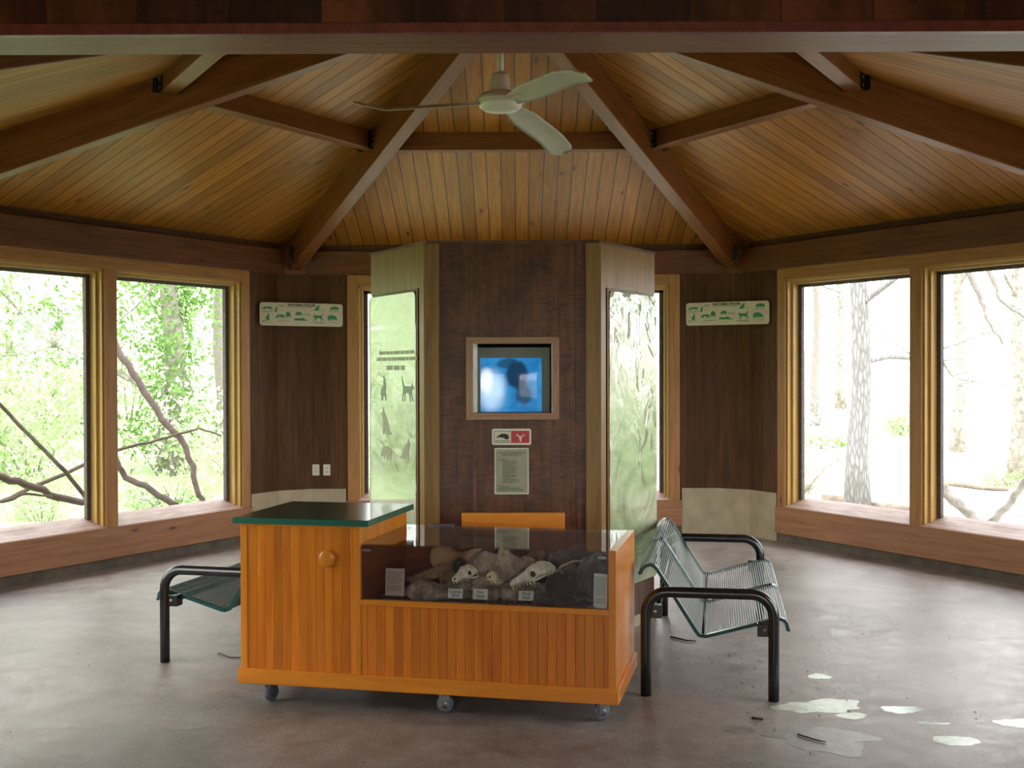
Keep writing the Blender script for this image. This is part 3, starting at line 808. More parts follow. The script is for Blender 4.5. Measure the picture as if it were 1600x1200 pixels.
# plaque and notice plate
yk = KF
r = thing('wall_plaque', 'small plaque, cream and red fields, under the kiosk television', 'plaque', (.001, yk, 1.204))
m = MB(); m.prism(rrect(-.119, .119, 0, .098, .012), -.008, 0, None, axis='y'); m.build('plate', M_white, r)
m = MB(); m.prism(rrect(-.108, 0, .012, .086, .004), -.0092, -.008, None, axis='y'); m.build('cream_field', M_ink, r)
m = MB(); m.prism(rrect(-.105, -.002, .015, .083, .003), -.0100, -.0092, None, axis='y'); m.build('cream_inset', M_cream, r)
m = MB(); m.prism(rrect(0, .108, .012, .086, .004), -.0100, -.008, None, axis='y'); m.build('red_field', M_redf, r)
m = MB(); m.prism([(-.09, .040), (-.088, .052), (-.075, .060), (-.06, .068), (-.035, .068), (-.02, .060), (-.016, .045), (-.018, .036), (-.03, .034), (-.04, .036), (-.047, .044), (-.062, .044), (-.075, .047)], -.0108, -.0100, None, axis='y')
o = m.build('animal_figure', M_ink, r)
bars([(-.095, -.012, .022, .005)], M_inkg, r, T(0, -.0108, 0))
m = MB()
for pts in ([(.050, .020), (.058, .020), (.062, .046), (.046, .046)], [(.050, .044), (.058, .050), (.034, .062), (.020, .058), (.034, .057)], [(.058, .044), (.050, .050), (.074, .062), (.088, .058), (.074, .057)], [(.032, .060), (.036, .060), (.040, .072)], [(.072, .060), (.076, .060), (.068, .072)]):
    m.prism(pts, -.0112, -.0100, None, axis='y')
m.build('antler_mark', M_white, r)
r = thing('notice_plate', 'olive framed notice sheet screwed below the red plaque', 'notice', (.001, yk, .905))
m = MB(); m.prism(rrect(-.104, .104, 0, .28, .005), -.005, 0, None, axis='y'); m.build('rim', M_plr, r)
m = MB(); m.box(-.097, .097, -.0065, -.005, .007, .273); m.build('sheet', M_plate, r)
ln = [(-.085, .085, .248, .006), (-.06, .06, .236, .006), (-.085, -.03, .205, .006)]
ln += [(-.055, random.uniform(-.01, .06), .196 - i * .0085, .005) for i in range(16)]
ln += [(-.085, -.02, .045, .006), (-.085, .05, .034, .006), (-.085, .07, .023, .006)]
bars(ln, M_inkg, r, T(0, -.0072, 0))
for x in (-.086, .086):
    for z in (.016, .264):
        s = MB(); s.lathe([(.001, 0), (.004, 0), (.004, .002), (.001, .003)], 8, T(x, -.0065, z) @ RX(PI / 2)); s.build('screw', M_bolt, r)
r = thing('wooden_panel', 'plain orange-brown wooden panel standing before the kiosk, behind the showcase', 'panel', (0.01, KF - .06, 0))
m = MB(); m.box(-.31, .31, -.02, .02, .10, .80); m.build('board', M_orng, r, bevel=.006)
m = MB(); m.box(-.335, -.31, -.03, .03, 0, .10); m.box(-.31, .31, -.015, .015, 0, .10); m.box(.31, .335, -.03, .03, 0, .10); m.build('base_rail', M_orng, r, bevel=.004)

# ------------------------------------------------------------------ showcase counter on casters
CA = math.radians(-12.35)
cnt = thing('display_counter', 'orange beadboard counter on casters with green top and glass showcase', 'counter', (-1.347, 5.827, 0), CA)
W, D, X1, ZL, ZH = 1.883, .735, .632, .54, .898
B0 = .10
def stile(x0, x1, z0, z1, y0=-.004): return (x0, x1, y0, .02, z0, z1)
m = MB(); m.box(.035, X1 - .03, 0, .02, B0, ZH, None, 'z'); m.build('cabinet_front', M_orange, cnt)
m = MB(); m.box(*stile(0, .036, B0, ZH), None, 'z'); m.box(*stile(X1 - .032, X1, B0, ZH), None, 'z'); m.box(.036, X1 - .032, -.003, .02, ZH - .012, ZH); m.build('stile', M_orng, cnt, bevel=.002)
m = MB(); m.box(0, .02, .02, D, B0, ZH, None, 'z'); m.box(X1 - .02, X1, .02, D, B0, ZH, None, 'z'); m.box(.02, X1 - .02, D - .02, D, B0, ZH, None, 'z'); m.build('cabinet_side', M_orng, cnt)
m = MB(); m.lathe([(.001, 0), (.042, 0), (.044, .004), (.042, .014), (.034, .018), (.001, .019)], 32, T(.462, 0, .735) @ RX(PI / 2)); m.build('round_pull', M_orng, cnt)
m = MB(); m.box(-.03, X1 + .045, -.022, D - .02, ZH, ZH + .030); tp = m.build('green_top', M_green, cnt, bevel=.003)
m = MB(); m.box(-.032, X1 + .047, -.024, -.022, ZH, ZH + .029); m.box(X1 + .045, X1 + .047, -.022, D - .02, ZH, ZH + .029); m.box(-.032, -.03, -.022, D - .02, ZH, ZH + .029); m.build('green_edge', M_gedge, tp)
# low part
m = MB(); m.box(X1, W - .035, 0, .02, B0, .515, None, 'z'); m.build('case_front', M_orange, cnt)
m = MB(); m.box(X1 - .004, W - .034, -.005, .03, .513, ZL); m.build('front_rail', M_orng, cnt, bevel=.002)
m = MB(); m.box(W - .035, W, -.005, D, B0, .815, None, 'z'); m.build('end_panel', M_orng, cnt, bevel=.002)
m = MB(); m.box(X1, W - .035, D - .02, D, B0, .800, None); m.build('case_back', M_redin, cnt)
m = MB(); m.box(X1, W - .035, .02, D - .02, .50, .515); m.build('case_floor', M_redin, cnt)
m = MB(); m.box(X1, X1 + .004, .014, D - .02, .515, .800); m.box(W - .039, W - .035, .014, D - .02, .515, .800); m.build('case_lining', M_redin, cnt)
m = MB(); m.box(-.012, W + .012, -.016, 0, B0, B0 + .075); m.box(W, W + .014, 0, D + .004, B0, B0 + .075); m.box(-.013, 0, 0, D, B0, B0 + .075); m.build('base_moulding', M_orng, cnt, bevel=.004)
m = MB(); m.box(.0, W, 0, D, B0 - .004, B0 + .012); m.build('underside', M_redin, cnt)
m = MB(); m.box(X1 + .006, W - .036, .006, .012, ZL, .806); m.build('front_glass', M_cglass, cnt)
m = MB(); m.box(X1 + .002, W - .036, .0, D - .0, .807, .813); m.build('top_glass', M_cglass, cnt)
m = MB(); m.box(X1 + .010, X1 + .05, -.001, .006, .775, .787); m.box(W - .085, W - .045, -.001, .006, .775, .787); m.build('glass_clip', M_steel, cnt)
m = MB(); m.box(X1 + .13, X1 + .27, D - .03, D + .0, .813, .822); m.build('latch', M_steel, cnt)
def caster(x, y, yaw):
    Mx = T(x, y, 0) @ RZ(yaw)
    m = MB()
    m.lathe([(.001, .088), (.028, .088), (.028, .096), (.001, .096)], 16, Mx)
    m.box(-.026, .026, -.020, -.016, .030, .088, Mx @ T(-.012, 0, 0)); m.box(-.026, .026, .016, .020, .030, .088, Mx @ T(-.012, 0, 0)); m.box(-.03, .026, -.02, .02, .082, .088, Mx @ T(-.008, 0, 0))
    f = m.build('caster_fork', M_steel, cnt, bevel=.002)
    m = MB(); m.lathe([(.001, -.013), (.036, -.013), (.043, -.008), (.043, .008), (.036, .013), (.001, .013)], 28, Mx @ T(-.014, 0, .043) @ RX(PI / 2)); w = m.build('wheel', M_rub, f)
    m = MB(); m.lathe([(.001, -.022), (.008, -.022), (.022, -.014), (.022, .014), (.008, .022), (.001, .022)], 18, Mx @ T(-.014, 0, .043) @ RX(PI / 2)); m.build('axle', M_steel, f)
caster(.14, .07, 1.15); caster(1.03, .05, PI + .1); caster(W - .09, .07, -2.35); caster(.12, D - .08, .6); caster(1.0, D - .08, .2); caster(W - .1, D - .08, 1.0)
CM = T(-1.347, 5.827, 0) @ RZ(CA)
def cp(x, y, z): return CM @ Vector((x, y, z))

# contents of the showcase ------------------------------------------------
rg = np.random.default_rng(5)
def pebble(r, seed, sq=(1, .8, .6)):
    bm = bmesh.new(); bmesh.ops.create_icosphere(bm, subdivisions=2, radius=r)
    rr = random.Random(seed); ph = [rr.uniform(0, 6) for _ in range(6)]
    for v in bm.verts:
        p = v.co / r
        f = 1 + .12 * math.sin(2.3 * p.x + ph[0]) + .10 * math.sin(3 * p.y + ph[1]) + .07 * math.sin(4 * p.z + p.x * 2 + ph[2])
        v.co = Vector((p.x * sq[0], p.y * sq[1], p.z * sq[2])) * r * f
    return bm
def bmobj(name, bm, mat, parent=None, sm=True):
    me = bpy.data.meshes.new(name); bm.to_mesh(me); bm.free()
    if sm: me.polygons.foreach_set('use_smooth', [True] * len(me.polygons))
    me.materials.append(mat); o = bpy.data.objects.new(name, me); COL.objects.link(o)
    if parent: o.parent = parent
    return o
# gravel bed: nobody could count it
icov = None
bm = bmesh.new(); bmesh.ops.create_icosphere(bm, subdivisions=1, radius=1); bm.verts.ensure_lookup_table()
icov = np.array([v.co[:] for v in bm.verts]); icof = np.array([[v.index for v in f.verts] for f in bm.faces]); bm.free()
n = 1500
px = rg.uniform(X1 + .03, W - .06, n); py = .03 + .66 * rg.uniform(0, 1, n) ** 1.5; rad = rg.uniform(.004, .009, n)
vs = icov[None] * (rad[:, None, None] * rg.uniform(.7, 1.2, (n, 1, 3))); vs = vs + np.stack([px, py, .517 + rad * .5], 1)[:, None]
fs = icof[None] + (np.arange(n) * len(icov))[:, None, None]
g = soup('gravel', vs.reshape(-1, 3), fs.reshape(-1, 3), M_gravel, None, True); g.matrix_world = CM
tag(g, 'brown gravel covering the showcase floor', 'gravel', kind='stuff')
stones = [(.70, .06, .017, 0, 'flat grey stone at the left end of the gravel'), (.765, .05, .013, 1, 'small tan stone in front of the pink card'), (.85, .055, .016, 2, 'pale stone before the grey fur, left of the labels'),
          (.905, .06, .020, 0, 'largest grey stone below the grey fur'), (.985, .05, .013, 3, 'brown stone just left of the coyote label'), (1.085, .05, .020, 1, 'tan stone under the coyote label'),
          (1.20, .045, .011, 2, 'tiny pale stone left of the fox label'), (1.325, .05, .013, 0, 'grey stone right of the fox label'), (1.42, .045, .012, 1, 'tan stone below the wolf skull'),
          (1.60, .045, .017, 2, 'whitish round stone in front of the black fur'), (1.66, .04, .010, 3, 'little brown stone beside the whitish round stone'), (1.76, .05, .026, 3, 'reddish brown stone at the foot of the right card')]
for i, (x, y, rr, mi, lb) in enumerate(stones):
    o = bmobj('stone', pebble(rr, i), M_peb[mi]); o.location = cp(x, y, .517 + rr * .5); tag(o, lb, 'stone', 'stones in the showcase')

def lumps(name, label, cat, parts, mat, nstr=2500, L=.018, lay=(0, -1, .2), extra=None, curl=.6):
    """a heap of fur: metaball-like joined ellipsoids plus a coat of hair"""
    x0 = np.mean([p[0] for p in parts]); y0 = np.mean([p[1] for p in parts])
    r = thing(name, label, cat, cp(x0, y0, .518), CA, 'furs in the showcase')
    bm = bmesh.new()
    for (x, y, z, a, b_, c) in parts:
        d = bmesh.ops.create_icosphere(bm, subdivisions=3, radius=1)
        for v in d['verts']:
            p = v.co.copy(); f = 1 + .07 * math.sin(7 * p.x + x * 40) + .06 * math.sin(8 * p.y + z * 30) + .04 * math.sin(13 * p.z)
            v.co = Vector((p.x * a * f + x - x0, p.y * b_ * f + y - y0, max(p.z * c * f + z, .520) - .518))
    body = bmobj('pelt', bm, mat, r)
    areas = np.array([p[3] * p[4] + p[4] * p[5] + p[3] * p[5] for p in parts]); pick = rg.choice(len(parts), nstr, p=areas / areas.sum())
    P = np.array(parts)[pick]; d = rg.normal(size=(nstr, 3)); d /= np.linalg.norm(d, axis=1)[:, None]; d[:, 2] = np.abs(d[:, 2]) * 1.0 - .15
    base = P[:, :3] + d * P[:, 3:6] * .98 - np.array([x0, y0, .518]); nrm = d / P[:, 3:6]; nrm /= np.linalg.norm(nrm, axis=1)[:, None]
    lay = np.array(lay, float); tip = nrm * .55 + lay * .6 + rg.normal(size=(nstr, 3)) * .22 * curl; tip /= np.linalg.norm(tip, axis=1)[:, None]
    ln = L * rg.uniform(.6, 1.3, (nstr, 1)); sd = np.cross(tip, nrm); sd /= (np.linalg.norm(sd, axis=1)[:, None] + 1e-6)
    w = .0011
    vs = np.stack([base - sd * w, base + sd * w, base + tip * ln], 1).reshape(-1, 3); vs[:, 2] = np.maximum(vs[:, 2], .002)
    hair = soup('fur', vs, np.arange(nstr * 3).reshape(-1, 3), mat, r); hair['kind'] = 'stuff'
    return r
lumps('fur_pelt', 'rounded grey fur heap left of the coyote skull', 'fur', [(.90, .17, .555, .085, .09, .055), (.97, .20, .55, .07, .08, .04)], F_grey, 3500)
lumps('fur_tail', 'tan bushy tail behind the pink card', 'fur', [(.80 + i * .03, .34 + i * .012, .575 + i * .012, .035, .03, .025) for i in range(6)], F_tan, 1800, .02, (-.8, -.2, .1))
lumps('fur_pelt', 'long brown fur draped along the showcase back', 'fur', [(1.0 + i * .045, .56, .735 + .012 * math.sin(i), .045, .06, .035) for i in range(6)] + [(1.1, .58, .62, .12, .05, .10)], F_brown, 2800, .024, (.5, -.4, -.3))
lf = lumps('fur_pelt', 'light grey fur pelt with two upright ears behind the fox skull', 'fur', [(1.17, .38, .67, .08, .09, .06), (1.29, .36, .65, .085, .09, .075), (1.37, .40, .64, .06, .08, .07), (1.2, .30, .57, .10, .08, .06)], F_light, 4500, .022)
for x, rz, s in ((1.262, .15, 1.), (1.300, -.25, .85)):
    rows = []
    for i in range(9):
        t = i / 8; hh = .078 * s * t; w_ = .019 * s * math.sin(PI * (.22 + .78 * t)) ** .8 + .0015
        rows.append([(math.cos(a) * w_ + rz * hh * .6, math.sin(a) * w_ * .38 - .004 * t, hh) for a in [2 * PI * q / 12 for q in range(12)]])
    e = MB(); ax = x - 1.2575
    e.grid(rows, closed=True, M=T(x - float(np.mean([1.17, 1.29, 1.37, 1.2])), .31 - float(np.mean([.38, .36, .40, .30])), .70 - .518)); e.build('ear', F_light, lf)
lumps('fur_pelt', 'reddish brown fur behind the wolf skull', 'fur', [(1.42, .50, .66, .07, .07, .07), (1.50, .52, .68, .06, .06, .055)], F_brown, 2400, .022)
lumps('fur_pelt', 'low brown fur under the skulls', 'fur', [(1.06, .24, .56, .08, .07, .045), (1.20, .22, .555, .09, .06, .04), (1.34, .24, .56, .09, .07, .045), (1.45, .25, .56, .07, .07, .045)], F_grey, 3500, .02, (.2, -.8, 0))
lumps('fur_pelt', 'large black fur filling the right end of the showcase', 'fur', [(1.62, .30, .60, .12, .16, .085), (1.73, .34, .63, .085, .2, .11), (1.56, .42, .66, .09, .12, .08), (1.66, .48, .70, .12, .12, .07)], F_dark, 6000, .026, (-.3, -.7, -.2))
lumps('fur_pelt', 'black fur flap lying over the wolf label', 'fur', [(1.53, .12, .545, .075, .05, .03), (1.60, .14, .55, .07, .07, .04), (1.575, .12, .575, .03, .03, .025)], F_dark, 2600, .018, (-.3, -.7, -.2))
# stiff hide
r = thing('tanned_hide', 'smooth tan hide with a dark patch behind the grey fur', 'hide', cp(.99, .40, .518), CA)
rows = []
for i in range(10):
    rows.append([(-.085 + .02 * math.sin(i * .7) + j / 11 * .17 + .012 * i * (j / 11 - .5), .04 * math.sin(j * .55) + .01 * i, .004 + i * .0225 + .012 * math.sin(j * .8)) for j in range(12)])
m = MB(); m.grid(rows); o = m.build('hide_sheet', M_leath, r, recalc=False); md = o.modifiers.new('t', 'SOLIDIFY'); md.thickness = .006
m = MB(); m.lathe([(.001, 0), (.026, .001), (.036, .006), (.026, .012), (.001, .014)], 16, T(.04, -.03, .14) @ RX(1.4) @ Matrix.Diagonal((1, 1.3, 1, 1))); m.build('dark_patch', F_dark, r)

def skull(name, label, L, loc, rz, ry, mat, teeth=True, wide=1.0, rx=0):
    """canine skull: snout at -x, braincase at +x, jawless, length L"""
    r = thing(name, label, 'skull', loc, 0, None, (rx, ry, rz))
    ns, nr = 46, 36; rows = []
    prof = [(0, .06, .06, .10), (.06, .095, .085, .11), (.18, .105, .10, .125), (.34, .125, .13, .15), (.46, .17, .165, .18), (.56, .22, .185, .195), (.66, .185, .18, .205), (.78, .19, .175, .19), (.9, .15, .14, .17), (1.0, .04, .05, .15)]
    def interp(t, k):
        for a, b_ in zip(prof, prof[1:]):
            if t <= b_[0]:
                s = (t - a[0]) / (b_[0] - a[0]); s = s * s * (3 - 2 * s); return a[k] + (b_[k] - a[k]) * s
        return prof[-1][k]
    for i in range(ns):
        t = i / (ns - 1); row = []
        for j in range(nr):
            a = 2 * PI * j / nr; w_ = interp(t, 1) * wide; h_ = interp(t, 2); zc = interp(t, 3)
            y = math.cos(a) * w_; z = math.sin(a) * h_
            if z < 0: z *= .75
            # orbits
            for sy in (-1, 1):
                d2 = ((t - .52) / .075) ** 2 + ((y - sy * w_ * .85) / (.085 * wide)) ** 2 + ((z - .035) / .075) ** 2
                y -= sy * .095 * math.exp(-d2) * wide; z -= .02 * math.exp(-d2)
            # sagittal crest
            if t > .65 and abs(a - PI / 2) < .2: z += .025
            x = t
            if t < .05 and z > 0 and abs(y) < .04: x += .05
            row.append(((x - .5) * L, y * L, (z + zc) * L))
        rows.append(row)
    m = MB(); m.grid(rows, closed=True); m.build('cranium', mat, r)
    for sy in (-1, 1):
        m = MB(); pts = [(.42, .12, .10), (.50, .22, .09), (.60, .275, .10), (.70, .26, .12), (.80, .18, .12)]
        m.tube([((p[0] - .5) * L, sy * p[1] * L * wide, p[2] * L) for p in pts], [.022 * L, .026 * L, .02 * L, .022 * L, .03 * L], 8); m.build('cheekbone', mat, r)
        m = MB(); m.lathe([(.001, 0), (.062 * L, .001 * L), (.066 * L, .014 * L), (.001, .014 * L)], 14, T(.03 * L, sy * .135 * L * wide, .205 * L) @ RX(-sy * 1.15) @ RY(-.35)); m.build('eye_socket', M_socket, r)
        if teeth:
            m = MB(); m.tube([(-.45 * L, sy * .05 * L, .06 * L), (-.455 * L, sy * .055 * L, .02 * L), (-.44 * L, sy * .055 * L, -.035 * L)], [.018 * L, .016 * L, .003 * L], 8); m.build('canine_tooth', M_bonew if mat is M_bone else M_bone, r)
            m = MB()
            for q in range(6):
                xx = -.38 + q * .075; s_ = .016 + .006 * q * .6
                m.tube([(xx * L, sy * (.06 + q * .012) * L * wide, .06 * L), (xx * L, sy * (.062 + q * .012) * L * wide, (.06 - s_ * 2.6) * L)], [s_ * L, .004 * L], 6)
            m.build('cheek_teeth', mat, r)
    m = MB(); m.lathe([(.001, 0), (.032 * L, .0), (.034 * L, .012 * L), (.001, .014 * L)], 12, T(-.485 * L, 0, .115 * L) @ RY(-PI / 2 + .5)); m.build('nose_opening', M_socket, r)
    return r
skull('coyote_skull', 'rounded pale skull above the Coyote Skull label', .175, cp(1.112, .16, .625), CA + 1.25, -.05, M_bone, wide=1.3)
skull('fox_skull', 'small yellowish skull above the Fox Skull label', .125, cp(1.262, .15, .622), CA + 2.1, -.0, M_bonew, wide=1.1)
skull('wolf_skull', 'large long pale skull with bared teeth, before the black fur', .235, cp(1.462, .17, .622), CA + .25, -.28, M_bone)
r = thing('antler_piece', 'pale forked bone behind the wolf skull', 'bone', cp(1.62, .22, .67), CA)
m = MB(); m.tube([(-.06, 0, .0), (-.03, .01, .03), (.02, .02, .05), (.07, .03, .055)], [.007, .007, .006, .003], 8); m.tube([(-.05, 0, .015), (-.02, -.02, -.005), (.02, -.05, -.022)], [.006, .005, .002], 8); m.build('prong', M_horn, r)
# label cards
def card(x, y, w, h, lean, mat, lb, txt=None, z0=.522, rz=0, lines=0):
    r = thing('label_card', lb, 'card', cp(x, y, z0), 0, 'cards in the showcase', (lean, 0, CA + rz))
    m = MB(); m.box(-w / 2, w / 2, -.001, .001, 0, h); m.build('card', mat, r)
    if txt:
        for i, t in enumerate(txt): text(t, .0200, M_ink, r, T(0, -.0014, h * (.70 - .40 * i)), ext=.0003, bold=.0002)
    if lines:
        ln = [(-w * .42, w * random.uniform(.25, .42), h - .012 - i * .0075, .0028) for i in range(lines) if i not in (0, lines - 5)]
        bars(ln, M_inkg, r, T(0, -.0014, 0), th=.0004)
    return r
card(.765, .12, .098, .135, -.10, M_cardp, 'pinkish text card at the left end of the showcase', z0=.540, lines=14)
card(1.083, .095, .074, .046, -.15, M_card, 'white card reading Coyote Skull', ['Coyote', 'Skull'], z0=.545)
card(1.208, .095, .074, .050, -.15, M_card, 'white card reading Fox Skull', ['Fox', 'Skull'], z0=.545)
card(1.435, .095, .074, .046, -.15, M_card, 'white card reading Wolf Skull, half under black fur', ['Wolf', 'Skull'], z0=.548)
card(1.800, .06, .070, .165, -.06, M_card, 'tall white text card at the right end of the showcase', z0=.530, lines=18, rz=-.25)

# ------------------------------------------------------------------ benches
PR = [(-.036, .612), (-.026, .636), (-.006, .655), (.018, .662), (.040, .655), (.058, .636)]
k_ = 14
PR += [(.058 + (.255 - .058) * i / k_, .636 + (.325 - .636) * i / k_) for i in range(1, k_ + 1)]
PR += [(.266, .310), (.285, .303), (.305, .305)]
PR += [(.305 + (.640 - .305) * i / k_, .305 + (.400 - .305) * i / k_) for i in range(1, k_ + 1)]
PR += [(.668, .405), (.690, .398), (.704, .380), (.711, .345)]
def resample(P, step):
    L = [0]
    for a, b_ in zip(P, P[1:]): L.append(L[-1] + math.dist(a, b_))
    n_ = int(L[-1] / step); out = []
    for q in range(n_ + 1):
        d = q * L[-1] / n_; k = 0
        while k < len(L) - 2 and L[k + 1] < d: k += 1
        t = (d - L[k]) / (L[k + 1] - L[k]); out.append((P[k][0] + (P[k + 1][0] - P[k][0]) * t, P[k][1] + (P[k + 1][1] - P[k][1]) * t))
    return out
def strip(mb, prof, y0, y1, th=.0045, lo=.013):
    nrm = []
    for i in range(len(prof)):
        a = prof[max(0, i - 1)]; b_ = prof[min(len(prof) - 1, i + 1)]; d = (b_[0] - a[0], b_[1] - a[1]); l_ = math.hypot(*d); nrm.append((-d[1] / l_, d[0] / l_))
    rows = []
    for p, n_ in zip(prof, nrm):
        q = (p[0] + n_[0] * th, p[1] + n_[1] * th); w_ = (p[0] - n_[0] * lo, p[1] - n_[1] * lo)
        rows.append([(q[0], y0, q[1]), (q[0], y1, q[1]), (w_[0], y1, w_[1]), (w_[0], y0, w_[1])])
    mb.grid(rows, smooth=False, closed=True)
isp = 21
def make_bench(label, loc, rz):
    r = thing('metal_bench', label, 'bench', loc, rz, 'wire benches beside the kiosk')
    LEN = 1.98
    def arc(cx, cz, r_, a0, a1, y): return [(cx + r_ * math.cos(a0 + (a1 - a0) * i / 8), y, cz + r_ * math.sin(a0 + (a1 - a0) * i / 8)) for i in range(9)]
    for y in (0, LEN):
        m = MB(); R_ = .11; top = .53
        path = [(0, y, .0), (0, y, .2)] + arc(R_, top - R_, R_, PI, PI / 2, y) + arc(.635 - R_, top - R_, R_, PI / 2, 0, y) + [(.635, y, .2), (.635, y, 0)]
        m.tube(path, .0275, 18); f = m.build('leg_frame', M_black, r)
        for x, zc in ((.0, .43), (.635, .355)):
            sg = 1 if y == 0 else -1
            dx = .045 if x == 0 else -.045
            m = MB(); m.box(x + dx - .035, x + dx + .035, y - .006 if sg > 0 else y - .06, y + .06 if sg > 0 else y + .006, zc - .035, zc + .03); b_ = m.build('bracket', M_black, f, bevel=.003)
            m = MB(); m.lathe([(.001, 0), (.010, 0), (.010, .006), (.001, .008)], 10, T(x + dx, y - sg * .006, zc) @ RX(sg * PI / 2)); m.build('bolt', M_bolt, b_)
    for x, z in ((.055, .43), (.585, .355)):
        m = MB(); m.tube([(x, .03, z), (x, LEN - .03, z)], .015, 10); m.build('support_rail', M_black, r)
    ny = 2; a0, a1 = .045, LEN - .045; seg = (a1 - a0) / ny
    for q in range(ny):
        y0 = a0 + q * seg + .004; y1 = a0 + (q + 1) * seg - .004
        for nm, prof in (('backrest', PR[:isp + 1]), ('seat', PR[isp:])):
            m = MB(); strip(m, prof, y0, y0 + .026); strip(m, prof, y1 - .026, y1)
            for p in resample(prof, .0125): m.tube([(p[0], y0 + .02, p[1]), (p[0], y1 - .02, p[1])], .0036, 6, cap=False)
            m.tube([(prof[0][0], y0, prof[0][1]), (prof[0][0], y1, prof[0][1])], .007, 8)
            m.tube([(prof[-1][0], y0, prof[-1][1]), (prof[-1][0], y1, prof[-1][1])], .007, 8)
            m.build(nm, M_teal, r)
    return r
make_bench('dark green wire bench with black tube arms right of the showcase', (.687, 5.94, 0), math.radians(-9.8))
b2 = make_bench('dark green wire bench mostly hidden behind the counter at left', (-1.974, 6.64, 0), math.radians(-14))
# the left one faces left: mirror by turning it round its own middle
ang = math.radians(-14)
b2.rotation_euler = (0, 0, ang + PI)
u_ = Vector((math.cos(ang), math.sin(ang), 0)); v_ = Vector((-math.sin(ang), math.cos(ang), 0))
b2.location = Vector((-1.974, 6.64, 0)) + u_ * .635 + v_ * 1.98

# ------------------------------------------------------------------ floor marks and litter
def patch(name, label, cx, cy, rx, ry, mat, seed, rot=0, lob=.25):
    rr = random.Random(seed); ph = [rr.uniform(0, 6) for _ in range(4)]; m = MB(); n = 48
    rings = []
    out = []
    for i in range(n):
        a = 2 * PI * i / n; f = 1 + lob * math.sin(2 * a + ph[0]) * .6 + lob * math.sin(3 * a + ph[1]) * .5 + lob * .35 * math.sin(7 * a + ph[2]) + lob * .2 * math.sin(11 * a + ph[3])
        x, y = math.cos(a) * rx * f, math.sin(a) * ry * f
        out.append((cx + x * math.cos(rot) - y * math.sin(rot), cy + x * math.sin(rot) + y * math.cos(rot)))
    m.prism(out, .0001, .0007); o = m.build(name, mat); tag(o, label, 'floor stain', 'damp patches on the floor, some with painted window glare'); return o
patch('floor_patch', 'large pale patch right beside the near bench leg', 1.52, 5.74, .20, .12, M_st1, 1, .1)
patch('floor_patch', 'small ring-like pale patch just below the large one', 1.63, 5.58, .075, .05, M_st1, 2, 0, .15)
patch('floor_patch', 'small pale blot between bench leg and right wall, the farthest', 1.66, 6.30, .055, .06, M_st1, 3)
patch('floor_patch', 'bluish pale patch right of the large patch', 1.90, 5.68, .085, .07, M_st3, 4)
patch('floor_patch', 'small round tan patch left of the big grey stain', 1.05, 5.37, .075, .055, M_st2, 5, 0, .08)
patch('floor_patch', 'wide grey damp stain at the bottom right', 1.40, 5.22, .26, .15, M_st2, 6, -.4, .35)
patch('floor_patch', 'round pale patch near the bottom right corner', 1.985, 5.20, .095, .075, M_st1, 7, 0, .12)
patch('floor_patch', 'bright bluish patch at the right edge', 2.36, 5.46, .08, .07, M_st3, 8)
patch('floor_patch', 'faint pale smear between the round patch and the bluish ones', 1.97, 5.46, .07, .025, M_st3, 9)
patch('floor_patch', 'faint grey oval on the floor left of the counter', -1.51, 5.42, .11, .045, M_st2, 10, .25, .1)
def litter():
    n = 420
    cx = np.concatenate([rg.normal(1.1, .45, n // 2), rg.uniform(-2.8, 2.8, n // 2)]); cy = np.concatenate([rg.normal(6.7, .8, n // 2), rg.uniform(4.7, 8.5, n // 2)])
    vs, fs = [], []
    keep = [(x, y) for x, y in zip(cx, cy) if not (-1.4 < x < .7 and 5.4 < y < 6.6 and random.random() < .6)]
    for x, y in keep:
        r_ = random.uniform(.002, .0065); a = random.uniform(0, 6); b = len(vs); el = random.uniform(1, 2.2)
        for q in range(4): vs.append((x + math.cos(a + q * PI / 2) * r_ * (el if q % 2 else 1), y + math.sin(a + q * PI / 2) * r_ * (el if q % 2 else 1), .001))
        vs.append((x, y, .001 + r_ * .6))
        for q in range(4): fs.append((b + q, b + (q + 1) % 4, b + 4))
    return np.array(vs), np.array(fs)
vs, fs = litter(); h = len(fs) // 8 * 4
o = soup('floor_debris', vs, fs, plain('debris_mix', (.34, .30, .24), .8, vary=.85, vscale=5)); tag(o, 'scattered bits of bark and grit on the concrete floor', 'debris', kind='stuff')
for pts, rr, lb in (([(-1.72, 6.83), (-1.62, 6.72), (-1.48, 6.72), (-1.36, 6.80)], .004, 'thin curved twig behind the left bench leg'), ([(.98, 7.22), (1.06, 7.12), (1.12, 7.10)], .006, 'short twig lying beneath the right bench'), ([(1.30, 5.28), (1.36, 5.20), (1.40, 5.17)], .004, 'short dark twig on the grey stain'), ([(1.14, 5.52), (1.19, 5.50)], .007, 'bark chip near the round tan patch')):
    m = MB(); m.tube([(p[0], p[1], rr + .0015) for p in pts], [rr, rr * .9, rr * .6, rr * .4][:len(pts)], 6); tag(m.build('twig', M_twig), lb, 'twig', 'twigs on the floor')

# ------------------------------------------------------------------ outdoors
def terr(x, y):
    d = math.hypot(x, y - CY); k = max(0, d - 7.)
    left = 1 / (1 + math.exp((x + 1) / 3.))
    z = -.45 + k * (.035 + .085 * left) + .12 * math.sin(x * .5 + 1) * math.sin(y * .37) * min(1, k / 3)
    if d > 22: z += (d - 22) * .05
    return z
n = 110; xs = np.linspace(-48, 48, n); rows = []
g = MB(); g.grid([[(x, CY + y, terr(x, CY + y)) for x in xs] for y in xs]); 
o = g.build('forest_ground', M_ground, recalc=False, origin=False); o.data.flip_normals() if o.data.polygons[0].normal.z < 0 else None
tag(o, 'pale forest floor with green growth around the building', 'ground')

